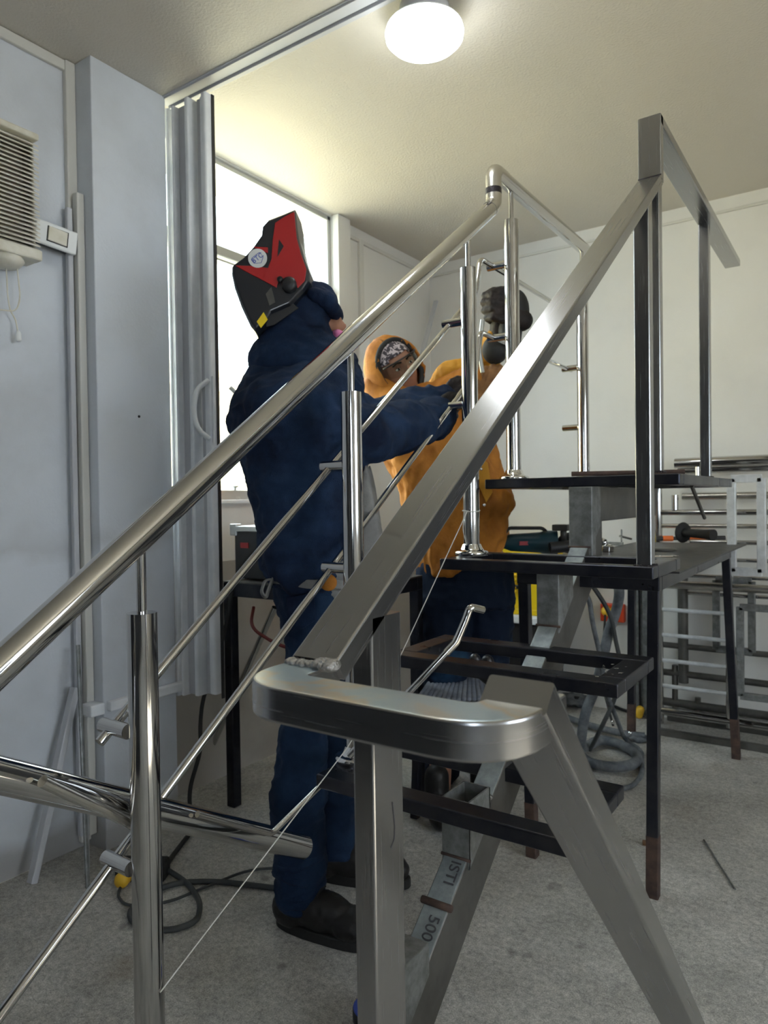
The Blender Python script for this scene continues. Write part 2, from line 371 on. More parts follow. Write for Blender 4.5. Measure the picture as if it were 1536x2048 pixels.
def cap_chain(bm, pts, rs, n=14, flat=None):
    """tapered capsule chain through joints"""
    pts = [Vector(p) for p in pts]
    for p, r in zip(pts, rs): bmesh.ops.create_uvsphere(bm, u_segments=n, v_segments=n//2+2, radius=r, matrix=Matrix.Translation(p))
    for a, b, ra, rb in zip(pts, pts[1:], rs, rs[1:]):
        if (b-a).length < 1e-4: continue
        s, u, d = frame(b-a); A = [bm.verts.new(a+(s*math.cos(2*math.pi*k/n)+u*math.sin(2*math.pi*k/n))*ra) for k in range(n)]
        B = [bm.verts.new(b+(s*math.cos(2*math.pi*k/n)+u*math.sin(2*math.pi*k/n))*rb) for k in range(n)]
        for k in range(n): bm.faces.new((A[k], A[(k+1) % n], B[(k+1) % n], B[k]))
        bm.faces.new(A[::-1]); bm.faces.new(B)
def ell(bm, c, ax, n=20):
    """ellipsoid with three axis vectors"""
    mt = Matrix((ax[0], ax[1], ax[2])).transposed().to_4x4(); mt.translation = Vector(c)
    bmesh.ops.create_uvsphere(bm, u_segments=n, v_segments=n//2+2, radius=1, matrix=mt)
FH = Vector((-math.sin(YAW), math.cos(YAW), 0)); RH = Vector((math.cos(YAW), math.sin(YAW), 0)); UZ = Vector((0, 0, 1))
def rings(bm, R, d, n=28, p=2.3):
    """R: (py, xl, xr, half_depth[, depth]) horizontal sections of a figure seen in profile"""
    rr = []
    for r in R:
        py, xl, xr, hd = r[:4]; dd = r[4] if len(r) > 4 else d
        c = J((xl+xr)/2, py, dd); hw = (xr-xl)/2*dd/FPX; ring = []
        for k in range(n):
            a = 2*math.pi*k/n; ca, sa = math.cos(a), math.sin(a)
            x = math.copysign(abs(ca)**(2/p), ca)*hw; y = math.copysign(abs(sa)**(2/p), sa)*hd
            ring.append(bm.verts.new(c+RH*x+FH*y))
        rr.append(ring)
    for a, b in zip(rr, rr[1:]):
        for k in range(n): bm.faces.new((a[k], a[(k+1) % n], b[(k+1) % n], b[k]))
    bm.faces.new(rr[0][::-1]); bm.faces.new(rr[-1])
# ------------------------------------------------------------------ the room
XL, XLB, YB, H, YF, XR = -2.13, -2.20, 3.74, 2.55, -2.6, 2.6
def sbox(name, a, b, m, bevel=0):
    bm = bmesh.new(); box(bm, a, b); return struct(link(name, bm, m, None, bevel=bevel))
sbox('floor', (XLB-.3, YF-.2, -.1), (XR+.2, YB+.2, 0), M['floor'])
sbox('ceiling', (XLB-.3, YF-.2, H), (XR+.2, YB+.2, H+.12), M['ceil'])
sbox('wall_back', (XLB-.2, YB, 0), (XR+.2, YB+.15, H), M['wallb'])
bm = bmesh.new()
for a, b in (((XR, YF-.2, 0), (XR+.15, .2, H)), ((XR, 1.7, 0), (XR+.15, YB, H)), ((XR, .2, 0), (XR+.15, 1.7, .95)), ((XR, .2, 2.1), (XR+.15, 1.7, H))): box(bm, a, b)  # unseen opening added here to let in daylight from the right
struct(link('wall_right', bm, M['wallb']))
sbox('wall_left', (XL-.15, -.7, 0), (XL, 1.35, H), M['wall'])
sbox('wall_left_front', (XL-.15, YF-.2, 0), (XL, -.7, H), M['darkwall'])  # unseen stretch of wall, darkened for the steel to reflect
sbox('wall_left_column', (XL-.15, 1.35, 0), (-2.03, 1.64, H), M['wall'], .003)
bm = bmesh.new()                                   # far part of the left wall, with the window opening
WY0, WY1, WZ0, WZ1 = 1.72, 2.79, 1.13, 2.545
box(bm, (XLB-.15, 1.64, 0), (XLB, YB, WZ0)); box(bm, (XLB-.15, 1.64, WZ0), (XLB, WY0, H)); box(bm, (XLB-.15, WY0, WZ1), (XLB, WY1, H))
box(bm, (XLB-.15, WY1, WZ0), (XLB, YB, H))
struct(link('wall_left_far', bm, M['wallb']))
bm = bmesh.new(); box(bm, (XLB, 1.64, 0), (XLB+.02, YB, .88)); struct(link('wall_left_dado', bm, M['dado']))
bm = bmesh.new(); box(bm, (XLB, 2.79, 0.88), (XLB+.04, 2.89, H)); struct(link('trim_1', bm, M['wallb'], bevel=.003))
bm = bmesh.new()                                   # unseen front wall, kept dark; its opening is added for daylight
box(bm, (XL, YF-.15, 0), (1.1, YF, H)); box(bm, (2.1, YF-.15, 0), (XR, YF, H)); box(bm, (1.1, YF-.15, 2.0), (2.1, YF, H)); box(bm, (1.1, YF-.15, 0), (2.1, YF, .9))
struct(link('wall_front', bm, M['darkwall']))
sbox('added_dark_partition', (XL, -1.15, 0), (-.35, -1.05, H), M['darkwall'])  # unseen partition added so the steel faces reflect something dark
sbox('added_dark_panel', (.42, YB-.05, 0), (XR, YB-.001, 2.2), M['darkwall'])  # unseen dark sheet added for the reflections on the railing's sides
# window
def window():
    w = bpy.data.objects.new('window_1', None); COL.objects.link(w); w.location = (XLB-.08, 2.25, WZ0); w['kind'] = 'structure'
    bm = bmesh.new(); x0, x1 = XLB-.05, XLB-.012
    for a, b in (((x0, WY0, WZ0), (x1, WY0+.03, WZ1)), ((x0, WY1-.022, WZ0), (x1, WY1, WZ1)), ((x0, WY0, WZ1-.022), (x1, WY1, WZ1)), ((x0, WY0, WZ0), (x1, WY1, WZ0+.045))): box(bm, a, b)
    link('window_frame', bm, M['alu'], w, bevel=.003)
    bm = bmesh.new(); box(bm, (x0-.01, WY0, 2.145), (x1+.012, WY1, 2.185)); box(bm, (x0-.005, WY0, 2.125), (x1+.004, WY1, 2.135)); link('transom', bm, M['alu'], w, bevel=.004)
    bm = bmesh.new(); box(bm, (x0+.02, WY0+.03, 2.185), (x0+.026, WY1-.02, WZ1-.02)); link('upper_pane', bm, M['glass'], w)
    bm = bmesh.new(); box(bm, (x0+.02, WY0+.03, WZ0+.045), (x0+.026, WY1-.02, 2.145)); link('lower_pane', bm, M['glass'], w)
    bm = bmesh.new(); box(bm, (XLB-.012, WY0, WZ0-.012), (XLB+.02, WY1, WZ0+.004)); link('window_sill', bm, M['white'], w, bevel=.003)
    bm = bmesh.new(); c = at(470, 985, 'x', XLB-.03); lathe(bm, [(.022, 0), (.022, .012), (.008, .016), (.006, .05), (.016, .055), (.016, .06)], (c.x, c.y, WZ0+.004), n=16)
    link('window_catch', bm, M['alu'], w, True)
window()
# outside, seen through the window; also beyond the added openings
bm = bmesh.new(); box(bm, (-6.2, -2, -.1), (-5.9, 9, 2.6)); box(bm, (-6.0, -2, 2.35), (-5.82, 9, 2.5))
o = link('outside_building', bm, M['facade']); tag(o, 'cream building across the yard, seen blown out through the window', 'building')
bm = bmesh.new(); box(bm, (-6.2, -12, -.16), (12, 12, -.11)); struct(link('outside_ground', bm, M['asphalt']))
# trunkings and trims
def trims():
    t = 2
    def tr(a, b, m='trim', bev=.003):
        nonlocal t
        bm = bmesh.new(); box(bm, a, b); struct(link('trim_%d' % t, bm, M[m], bevel=bev)); t += 1
    tr((XL, -2.5, H-.035), (XL+.014, 1.335, H-.002), 'trim')                # top of left wall
    tr((XL, 1.315, .02), (XL+.02, 1.349, H-.002), 'trim')                   # corner channel
    tr((XL+.02, 1.30, .05), (XL+.038, 1.318, 2.07), 'pvcgrey')
    tr((XL+.03, 1.322, .05), (XL+.055, 1.348, 2.12), 'trim')
    tr((-2.03, 1.36, .455), (-2.005, 1.66, .487), 'pvc', .004)              # white trunking on the column
    tr((XL+.055, 1.30, .448), (-2.02, 1.349, .485), 'pvc', .004)
    tr((XLB, 2.89, H-.075), (XLB+.014, YB, H-.055), 'trim')                 # back room top lines
    tr((XLB, YB-.014, H-.075), (XR, YB, H-.062), 'trim')
    tr((XLB+.0, 3.00, 1.95), (XLB+.018, 3.035, H-.055), 'trim')
    tr((XLB, 2.97, 1.72), (XLB+.03, 3.06, 1.98), 'white', .006)
    tr((XL, 1.06, 0), (XL+.004, 1.2, .0005), 'trim', 0)
    return t
t_n = trims()
# ceiling track of the folding door
bm = bmesh.new()
box(bm, (-2.06, 1.634, H-.010), (XR, 1.672, H-.0005)); box(bm, (-2.06, 1.678, H-.016), (XR, 1.694, H-.0005)); box(bm, (-2.06, 1.672, H-.003), (XR, 1.678, H-.0005)); box(bm, (-2.06, 1.628, H-.004), (XR, 1.634, H-.0005))
struct(link('trim_%d' % t_n, bm, M['pvcgrey'], bevel=.002))
def folding_door():
    d = bpy.data.objects.new('door_1', None); COL.objects.link(d); d.location = (-1.93, 1.69, .43); d['kind'] = 'structure'
    z0, z1 = .435, H-.035
    prof = [(-2.035, 1.665, .010, .022), (-2.005, 1.672, .007, .03), (-1.985, 1.68, .022, .010), (-1.955, 1.685, .022, .012), (-1.925, 1.668, .012, .034), (-1.895, 1.685, .020, .012), (-1.878, 1.685, .014, .02), (-1.855, 1.675, .016, .026)]
    for i, (x, y, wx, wy) in enumerate(prof):
        bm = bmesh.new(); sweep(bm, [(x, y, z0+.004*i), (x, y, z1)], rect(wx*1.6, wy*1.6, min(wx, wy)*.5, 4), up=(0, 1, 0))
        link('slat', bm, M['pvc' if i not in (2, 5) else 'pvcgrey'], d, True).modifiers.new('e', 'EDGE_SPLIT').split_angle = .9
    bm = bmesh.new(); box(bm, (-1.842, 1.68, z0+.01), (-1.838, 1.692, z1)); link('edge_gasket', bm, M['blkplastic'], d)
    c = Vector((-1.862, 1.655, 1.44))
    P = [c+Vector((.012, 0, .10)), c+Vector((-.012, -.03, .07)), c+Vector((-.022, -.042, 0)), c+Vector((-.012, -.03, -.07)), c+Vector((.012, 0, -.10))]
    tube('door_handle', P, .009, M['white'], d, 12, rad=.05)
    bm = bmesh.new(); box(bm, c+Vector((-.012, .004, -.115)), c+Vector((.03, .012, .115))); link('handle_plate', bm, M['pvc'], d, bevel=.004)
    c = Vector((-1.815, 1.72, 1.43)); P = [c+Vector((0, 0, .09)), c+Vector((.03, .02, .055)), c+Vector((.038, .03, 0)), c+Vector((.03, .02, -.055)), c+Vector((0, 0, -.09))]
    tube('door_handle', P, .008, M['white'], d, 12, rad=.05)
folding_door()
# ------------------------------------------------------------------ ceiling lamp
def lamp():
    c = at(849, 74, 'z', 2.465); c.z = H; t = thing('ceiling_lamp', c, 'white disc shaped lamp glowing on the ceiling', 'lamp')
    bm = bmesh.new(); lathe(bm, [(.072, 0), (.074, -.012), (.074, -.05), (.07, -.058)], c-Vector((0, 0, .0)), n=40); link('lamp_holder', bm, M['pvcgrey'], t, True)
    bm = bmesh.new(); lathe(bm, [(.09, -.050), (.108, -.058), (.112, -.064)], c, n=48); link('lamp_rim', bm, M['white'], t, True)
    bm = bmesh.new(); lathe(bm, [(.110, -.064), (.114, -.075), (.112, -.088), (.100, -.100), (.07, -.108), (.03, -.112), (.001, -.113)], c, n=48); link('diffuser', bm, M['lamp'], t, True)
lamp()
# ------------------------------------------------------------------ left wall: fan, switch
def fan():
    t = thing('exhaust_fan', (XL, 1.02, 1.84), 'old cream louvred exhaust fan high on the left wall', 'fan')
    y0, y1, z0, z1, x1 = .82, 1.185, 1.855, 2.235, XL+.085
    bm = bmesh.new(); box(bm, (XL, y0, z0), (x1-.03, y1, z0+.03)); box(bm, (XL, y0, z1-.03), (x1-.03, y1, z1)); box(bm, (XL, y0, z0+.03), (x1-.03, y0+.02, z1-.03)); box(bm, (XL, y1-.012, z0+.03), (x1-.03, y1, z1-.03)); box(bm, (XL, y0+.02, z0+.03), (XL+.01, y1-.012, z1-.03))
    box(bm, (x1-.035, y0, z0), (x1+.002, y1+.002, z0+.032)); box(bm, (x1-.03, y0, z1-.02), (x1, y1, z1))
    link('housing', bm, M['cream'], t, bevel=.005)
    n = 25; sp = (z1-z0-.055)/n
    for k in range(n):
        z = z0+.038+sp*k; bm = bmesh.new(); T = Matrix.Translation((x1-.016, (y0+y1)/2, z)) @ Matrix.Rotation(.5, 4, 'Y')
        box(bm, (-.018, -(y1-y0)/2+.003, -.0022), (.018, (y1-y0)/2-.003, .0022), T); link('louvre', bm, M['cream'], t, bevel=.001)
    bm = bmesh.new(); lathe(bm, [(.045, 0), (.05, .012), (.035, .03), (.001, .034)], (XL+.04, 1.10, z0), (0, 0, -1), 20); link('motor_cap', bm, M['cream'], t, True)
    A = [(XL+.04, 1.10, 1.855), (XL+.03, 1.108, 1.74), (XL+.03, 1.115, 1.70), (XL+.03, 1.13, 1.68), (XL+.035, 1.135, 1.635)]
    tube('pull_cord', A, .0022, M['cream'], t, 8, rad=.02)
    tube('pull_cord', [(XL+.05, 1.125, 1.86), (XL+.05, 1.135, 1.74), (XL+.04, 1.128, 1.70), (XL+.04, 1.03, 1.69), (XL+.04, .94, 1.70)], .0022, M['cream'], t, 8, rad=.02)
    bm = bmesh.new(); lathe(bm, [(.004, .02), (.008, .012), (.009, -.006), (.006, -.012)], (XL+.035, 1.135, 1.625), n=14); link('cord_bell', bm, M['white'], t, True)
fan()
def switch():
    c = at(114, 473, 'x', XL+.06); t = thing('wall_switch', c, 'white rocker switch on the left wall beside the fan', 'switch')
    T = Matrix.Translation(c) @ Matrix.Rotation(-.12, 4, 'X') @ Matrix.Rotation(-.16, 4, 'Z')
    bm = bmesh.new(); box(bm, (-.05, -.05, -.025), (-.012, .05, .025), T); link('back_box', bm, M['blkplastic'], t, bevel=.003)
    bm = bmesh.new(); box(bm, (-.012, -.064, -.037), (.0, .064, .037), T); link('face_plate', bm, M['white'], t, bevel=.006, seg=4)
    bm = bmesh.new(); box(bm, (.0, -.030, -.024), (.0015, .034, .024), T); link('rocker_gap', bm, M['socket'], t)
    bm = bmesh.new(); box(bm, (.0, -.028, -.0222), (.006, .0305, .0222), T @ Matrix.Rotation(.05, 4, 'Z')); link('rocker', bm, M['cream'], t, bevel=.002)
    tube('wire', [c+Vector((-.03, -.045, -.01)), c+Vector((-.035, -.075, -.03)), c+Vector((-.045, -.09, -.09))], .003, M['cream'], t, 8, rad=.02)
switch()
# ------------------------------------------------------------------ mono stringer staircase
TH = .032
def tread(root, z, y0, y1, x0=-1.055, x1=-.44, name='tread', cross=(), w=.052):
    bm = bmesh.new()
    def bb(a, b): box(bm, a, b)
    bb((x0, y0, z-TH), (x1, y0+w, z)); bb((x0, y1-w, z-TH), (x1, y1, z)); bb((x0, y0+w, z-TH), (x0+w, y1-w, z)); bb((x1-w, y0+w, z-TH), (x1, y1-w, z))
    for c in cross: bb((x0+w, c, z-TH), (x1-w, c+w, z))
    f = link(name, bm, M['black'], root, bevel=.004, seg=3)
    return f
ZC, ZB, ZA, ZT = .49, .72, .945, 1.187
def stair():
    t = thing('staircase_frame', (-.75, 1.2, 0), 'black steel stair frame of open treads on a galvanized box spine', 'staircase')
    tread(t, ZC, 1.245, 1.56); tread(t, ZB, 1.52, 1.83, w=.058, x0=-1.04); tread(t, ZA, 1.83, 2.14); tread(t, ZT, 2.14, 3.09, cross=(2.40, 2.72))
    # grinding bright marks on the corner of the second tread
    bm = bmesh.new(); random.seed(3)
    for k in range(16):
        x = -.50+random.uniform(-.02, .05); y = 1.60+random.uniform(-.04, .10); s = random.uniform(.001, .004)
        box(bm, (x-s, y-s*.6, ZB), (x+s, y+s*.6, ZB+.0006), Matrix.Identity(4))
    link('grind_marks', bm, M['bead'], t)['kind'] = 'stuff'
    X0, X1 = -.758, -.700
    zb = lambda y: .095+.762*(y-1.174)
    # diagonal beam; the side is a parallelogram, ends hidden by the treads above
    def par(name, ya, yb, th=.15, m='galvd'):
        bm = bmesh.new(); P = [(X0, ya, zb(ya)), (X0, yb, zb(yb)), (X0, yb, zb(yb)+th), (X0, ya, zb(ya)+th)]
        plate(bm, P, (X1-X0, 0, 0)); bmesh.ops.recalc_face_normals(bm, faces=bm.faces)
        for f_ in bm.faces: f_.material_index = 1 if f_.normal.z > .5 else 0  # upward faces coloured as lit, the others as shaded
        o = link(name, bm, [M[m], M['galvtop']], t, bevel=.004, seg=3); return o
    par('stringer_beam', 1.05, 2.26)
    def stub(name, y0, y1, ztop, open_top=False):
        bm = bmesh.new(); zl = zb(y0)+.13; zr = zb(y1)+.13
        if not open_top:
            plate(bm, [(X0-.004, y0, zl), (X0-.004, y1, zr), (X0-.004, y1, ztop), (X0-.004, y0, ztop)], (X1-X0+.008, 0, 0))
        else:
            w = .004
            for (xa, xb, ya, yb2) in ((X0-.004, X0, y0, y1), (X1, X1+.004, y0, y1)): plate(bm, [(xa, ya, zl), (xa, yb2, zr), (xa, yb2, ztop), (xa, ya, ztop)], (xb-xa, 0, 0))
            box(bm, (X0-.004, y0, zl), (X1+.004, y0+w, ztop)); box(bm, (X0-.004, y1-w, zr), (X1+.004, y1, ztop))
        return link(name, bm, M['galv'], t, bevel=.003 if not open_top else 0)
    stub('tread_support', 1.318, 1.42, ZC-.012, True)
    stub('tread_support', 1.60, 1.70, ZB-TH, True)
    stub('tread_support', 1.86, 1.975, ZA-TH)
    stub('tread_support', 2.125, 2.235, ZT-TH)
    stub('tread_support', 1.03, 1.15, .27)
    bm = bmesh.new(); plate(bm, [(X0, 2.17, ZT-TH), (X0, 3.0, ZT-TH), (X0, 2.965, 1.045), (X0, 2.25, 1.045)], (X1-X0, 0, 0)); link('landing_beam', bm, M['galvd'], t, bevel=.003)
    bm = bmesh.new(); box(bm, (X1-.002, 2.125, ZA-TH), (X1+.012, 2.16, ZT-TH)); link('rib', bm, M['galv'], t, bevel=.003)
    # weld seams between the pieces
    for y in (1.318, 1.86, 2.125, 1.235):
        z = zb(y)+.152 if y == 1.235 else zb(y)+.150
        bm = bmesh.new(); sweep(bm, [(X0-.006, y, z), (X1+.006, y, z)], circ(.0035 if y != 1.235 else .0075, 8)); link('weld_seam', bm, M['rust'], t, True)
    # stencil on the sloping top face
    sl = Vector((0, 1, .762)).normalized(); nrm = Vector((0, -.762, 1)).normalized()
    for s, y in (('ISTI', 1.29), ('500', 1.198)):
        p = Vector(((X0+X1)/2+.006, y, zb(y)+.1512)) + nrm*.0006
        text('stencil_text', s, .034, p, -sl, Vector((1, 0, 0)), M['ink'], t)
    # welds under tread C
    bm = bmesh.new()
    for k in range(7): bmesh.ops.create_icosphere(bm, subdivisions=1, radius=random.uniform(.004, .008), matrix=Matrix.Translation((X0+.01*k-.004, 1.425+random.uniform(-.004, .006), ZC-.03+random.uniform(-.012, .004))))
    link('tack_weld', bm, M['bead'], t, True)
    return t
stair()
# ------------------------------------------------------------------ round railing
XP, XB = -1.03, -1.10
def flange(root, y, z):
    bm = bmesh.new(); lathe(bm, [(.052, 0), (.053, .010), (.047, .015), (.040, .016), (.034, .022), (.029, .034), (.028, .036)], (XP, y, z), n=36)
    link('base_flange', bm, M['chrome'], root, True)
def bracket(root, y, z):
    bm = bmesh.new(); sweep(bm, [(XP-.02, y, z), (XB-.022, y, z)], circ(.0135, 16)); link('bar_bracket', bm, M['polish'], root, True).modifiers.new('e', 'EDGE_SPLIT').split_angle = .9
def round_rail():
    t = thing('round_tube_railing', (XP, 1.4, ZC), 'polished round tube stair railing with slim parallel bars and flanged posts', 'railing')
    sl = .731; zc = lambda y: 1.066+sl*(y-.762)
    tube('handrail', [(XP, .37, zc(.37)), (XP, 2.155, zc(2.155))], .0258, M['polish'], t, 32)
    tube('elbow', [(XP, 2.150, zc(2.150)), (XP, 2.182, zc(2.182)+.004), (XP, 2.182, 2.145)], .0268, M['satin'], t, 28, rad=.04)
    tube('burnt_joint', [(XP, 2.182, 2.142), (XP, 2.182, 2.162)], .0272, M['burnt'], t, 28)
    tube('elbow', [(XP, 2.182, 2.160), (XP, 2.182, 2.223), (XP, 2.262, 2.223)], .0268, M['satin'], t, 28, rad=.055)
    tube('landing_handrail', [(XP, 2.26, 2.223), (XP, 3.12, 2.223)], .0256, M['polish'], t, 28)
    posts = ((.762, .0, .934), (1.37, ZC, 1.384), (1.992, ZA, 1.846), (2.322, ZT, 2.10), (3.07, ZT, 2.10))
    for i, (y, z0, z1) in enumerate(posts):
        p = tube('post', [(XP, y, z0+.004), (XP, y, z1)], .0254, M['polish'], t, 36)
        top = zc(y)-.028 if i < 3 else 2.20
        s = tube('post_stem', [(XP, y, z1-.002), (XP, y, top)], .0085, M['polish'], None, 16); s.parent = p
        flange(t, y, z0)
    b1 = lambda y: .712+.766*(y-.728); b2 = lambda y: .339+.745*(y-.544)
    for y in (.745, 1.37, 1.992):
        bracket(t, y+.0, b1(y)+.004); bracket(t, y+.0, b2(y)+.002)
    for z in (1.953, 1.698, 1.434):
        bracket(t, 2.322, z); bracket(t, 3.07, z)
    tube('infill_bar', [(XB, .722, b1(.722)), (XB, 2.18, b1(2.18)), (XB, 2.215, 1.953), (XB, 3.10, 1.953)], .0092, M['polish'], t, 16, rad=.03)
    tube('infill_bar', [(XB, .40, b2(.40)), (XB, 2.17, b2(2.17)), (XB, 2.205, 1.698), (XB, 3.12, 1.698)], .0092, M['polish'], t, 16, rad=.03)
    # turn and lower run that comes down behind the nearest post
    a = at(0, 1550, 'x', -1.095); b = at(606, 1694, 'x', -1.095)
    d = (b-a).normalized(); s = a-d*.16
    tube('turn_bend', [(XP, .375, zc(.375)), (XP, .31, zc(.31)), (-1.06, .29, s.z+.03), s+d*.02], .0262, M['satin'], t, 24, rad=.05)
    tube('lower_handrail', [s, b], .0275, M['polish'], t, 32, hollow=True)
    q = at(85, 1562, 'x', -1.052)
    tube('lower_infill_bar', [q, at(200, 1616, 'x', -1.058), at(268, 1650, 'x', -1.068)], .0098, M['satin'], t, 16)
    tube('bent_infill_bar', [at(395, 1628, 'x', -1.063), at(543, 1668, 'x', -1.063), at(640, 1572, 'x', -1.06)], .0065, M['satin'], t, 14, rad=.012)
    return t
round_rail()
# ------------------------------------------------------------------ square railing
def square_rail():
    t = thing('rectangular_tube_railing', (-.459, 1.2, 0), 'brushed steel rectangular tube railing with a curved turn at its foot', 'railing')
    xc, W, T = -.459, .058, .027
    y0, z0, y1, z1 = .541, .963, 1.903, 1.944; s = (z1-z0)/(y1-y0); nz = Vector((0, -s, 1)).normalized()
    A = Vector((xc, y0+.0, z0))-nz*T/2; B = Vector((xc, y1, z1))-nz*T/2
    bar('handrail', [A, B], W, T, M['brush'], t, up=(0, 0, 1))
    bar('riser_block', [(xc, y1+T/2, z1-.012), (xc, y1+T/2, 2.098)], W, T, M['brush'], t, up=(0, 1, 0))
    bar('landing_handrail', [(xc, y1+.002, 2.1-T/2+.001), (xc, 3.27, 2.1-T/2+.001)], W, T, M['brush'], t)
    bm = bmesh.new(); sweep(bm, [(xc-W/2, y1+.0005, z1), (xc+W/2, y1+.0005, z1)], circ(.0018, 8)); link('weld_line', bm, M['burnt'], t, True)
    for y, z, top, w in ((1.868, ZA, 1.895, .038), (1.985, ZT, 2.075, .034), (2.70, ZT, 2.075, .034)):
        p = bar('post', [(-.468, y, z), (-.468, y, top)], w, w, M['brush'], t, up=(0, 1, 0))
        bm = bmesh.new(); r = w/2+.003
        for k in range(22):
            a = k/22*4; e = int(a); f = a-e; q = [(-r+2*r*f, -r), (r, -r+2*r*f), (r-2*r*f, r), (-r, r-2*r*f)][e]
            bmesh.ops.create_icosphere(bm, subdivisions=1, radius=.0032, matrix=Matrix.Translation((-.468+q[0], y+q[1], z+.001)))
        o = link('foot_weld', bm, M['burnt'], None, True); o.parent = p
    # U turn, flat tube bent on its side
    zt = .957; Hh = .0315; zc = zt-Hh/2; w = .053
    P = [(xc-.005, .556, zc), (xc-.005, .479, zc), (-.233, .479, zc), (-.233, .566, zc)]
    bm = bmesh.new()
    path = round_path(P, [.045, .052], 12); sweep(bm, path, rect(w, Hh, .003), (0, 0, 1)); bm.normal_update()
    for f_ in bm.faces: f_.material_index = 1 if abs(f_.normal.z) > .8 else 0
    crisp(link('turn_section', bm, [M['brush'], M['tint']], t, True))
    # weld bead where rail meets the turn
    bm = bmesh.new()
    for k in range(26):
        f = k/25; r = .0042+.0016*math.sin(k*2.1)+(.003 if k > 18 else 0)
        bmesh.ops.create_icosphere(bm, subdivisions=2, radius=r, matrix=Matrix.Translation((xc-W/2+.002+f*(W-.003), .535+.0015*math.sin(k), zt+.001+(.002 if k > 18 else 0))) @ Matrix.Diagonal((1, 1.5, .8, 1)))
    link('weld_bead', bm, M['bead'], t, True)
    # falling leg of the lower flight
    sl = 1.105; n2 = Vector((0, sl, 1)).normalized(); T2 = .030
    A = Vector((-.233, .548, .960))-n2*T2/2; yE = .548+(A.z)/sl
    bar('lower_handrail', [A+Vector((0, -.012, .012*sl)), Vector((-.233, yE, .015))], .057, T2, M['brush'], t)
    # post beside the rail, from the floor
    bar('newel_post', [(-.4435, .63, 0), (-.4435, .63, .996)], .027, .058, M['brush'], t, up=(0, 1, 0))
    # pen scratches on the post
    tube('marker_scratch', [(-.4298, .636, .79), (-.4298, .640, .762), (-.4298, .639, .748), (-.4298, .632, .741)], .0007, M['ink'], t, 6)
    return t
square_rail()
# ------------------------------------------------------------------ taut string
def twine():
    P = [(XP-.0, 1.964, 1.083), at(805, 1303, 'y', 1.515), at(770, 1368, 'x', -1.03), at(695, 1495, 'x', -1.02), at(320, 1985, 'x', -1.003)]
    t = thing('chalk_twine', P[0], 'thin white twine tied to a railing post and pulled down past the treads', 'string')
    tube('line', P, .0013, M['string'], t, 8)
    bm = bmesh.new(); c = Vector((XP, 1.992, 1.084)); pts = [c+Vector((math.cos(a)*.0268, math.sin(a)*.0268, .002*math.sin(a*2))) for a in [k/24*2*math.pi for k in range(24)]]
    sweep(bm, pts, circ(.0018, 8), closed=True, mitre=False); link('knot_loop', bm, M['string'], t, True)
    tube('loose_end', [c+Vector((-.01, -.0285, 0)), c+Vector((-.018, -.026, -.06)), c+Vector((.0, -.029, -.11)), c+Vector((-.012, -.028, -.135))], .0012, M['string'], t, 8, rad=.02)
twine()
# ------------------------------------------------------------------ workbench
def bench():
    t = thing('workbench', (-.67, 2.7, 0), 'long black steel workbench behind the stair treads', 'table')
    x0, x1, y0, y1, z = -.90, -.475, 2.04, 3.30, .902
    bm = bmesh.new(); box(bm, (x0-.02, y0+.11, z-.004), (x1+.03, y1+.22, z+.002)); link('table_top', bm, M['mill'], t)
    bm = bmesh.new()
    for a, b in (((x0, y0), (x1, y0+.035)), ((x0, y1-.035), (x1, y1)), ((x0, y0+.035), (x0+.035, y1-.035)), ((x1-.035, y0+.035), (x1, y1-.035))): box(bm, (*a, z-.045), (*b, z-.004))
    link('apron', bm, M['black'], t, bevel=.003)
    for (x, y, fx, fy) in ((x0+.018, y0+.018, -.868, 2.066), (x1-.018, y0+.018, -.498, 2.036), (x0+.018, y1-.018, -.90, 3.31), (x1-.018, y1-.018, -.462, 3.31)):
        bm = bmesh.new(); top = Vector((x, y, z-.045)); ft = Vector((fx, fy, 0)); k = top+(ft-top)*.80
        sweep(bm, [ft, top], rect(.032, .032, .003), (0, 1, 0)); l = link('leg', bm, M['black'], t)
        bm = bmesh.new(); sweep(bm, [ft, k], rect(.0335, .0335, .003), (0, 1, 0)); o = link('leg_foot', bm, M['rust'], None); o.parent = l
bench()
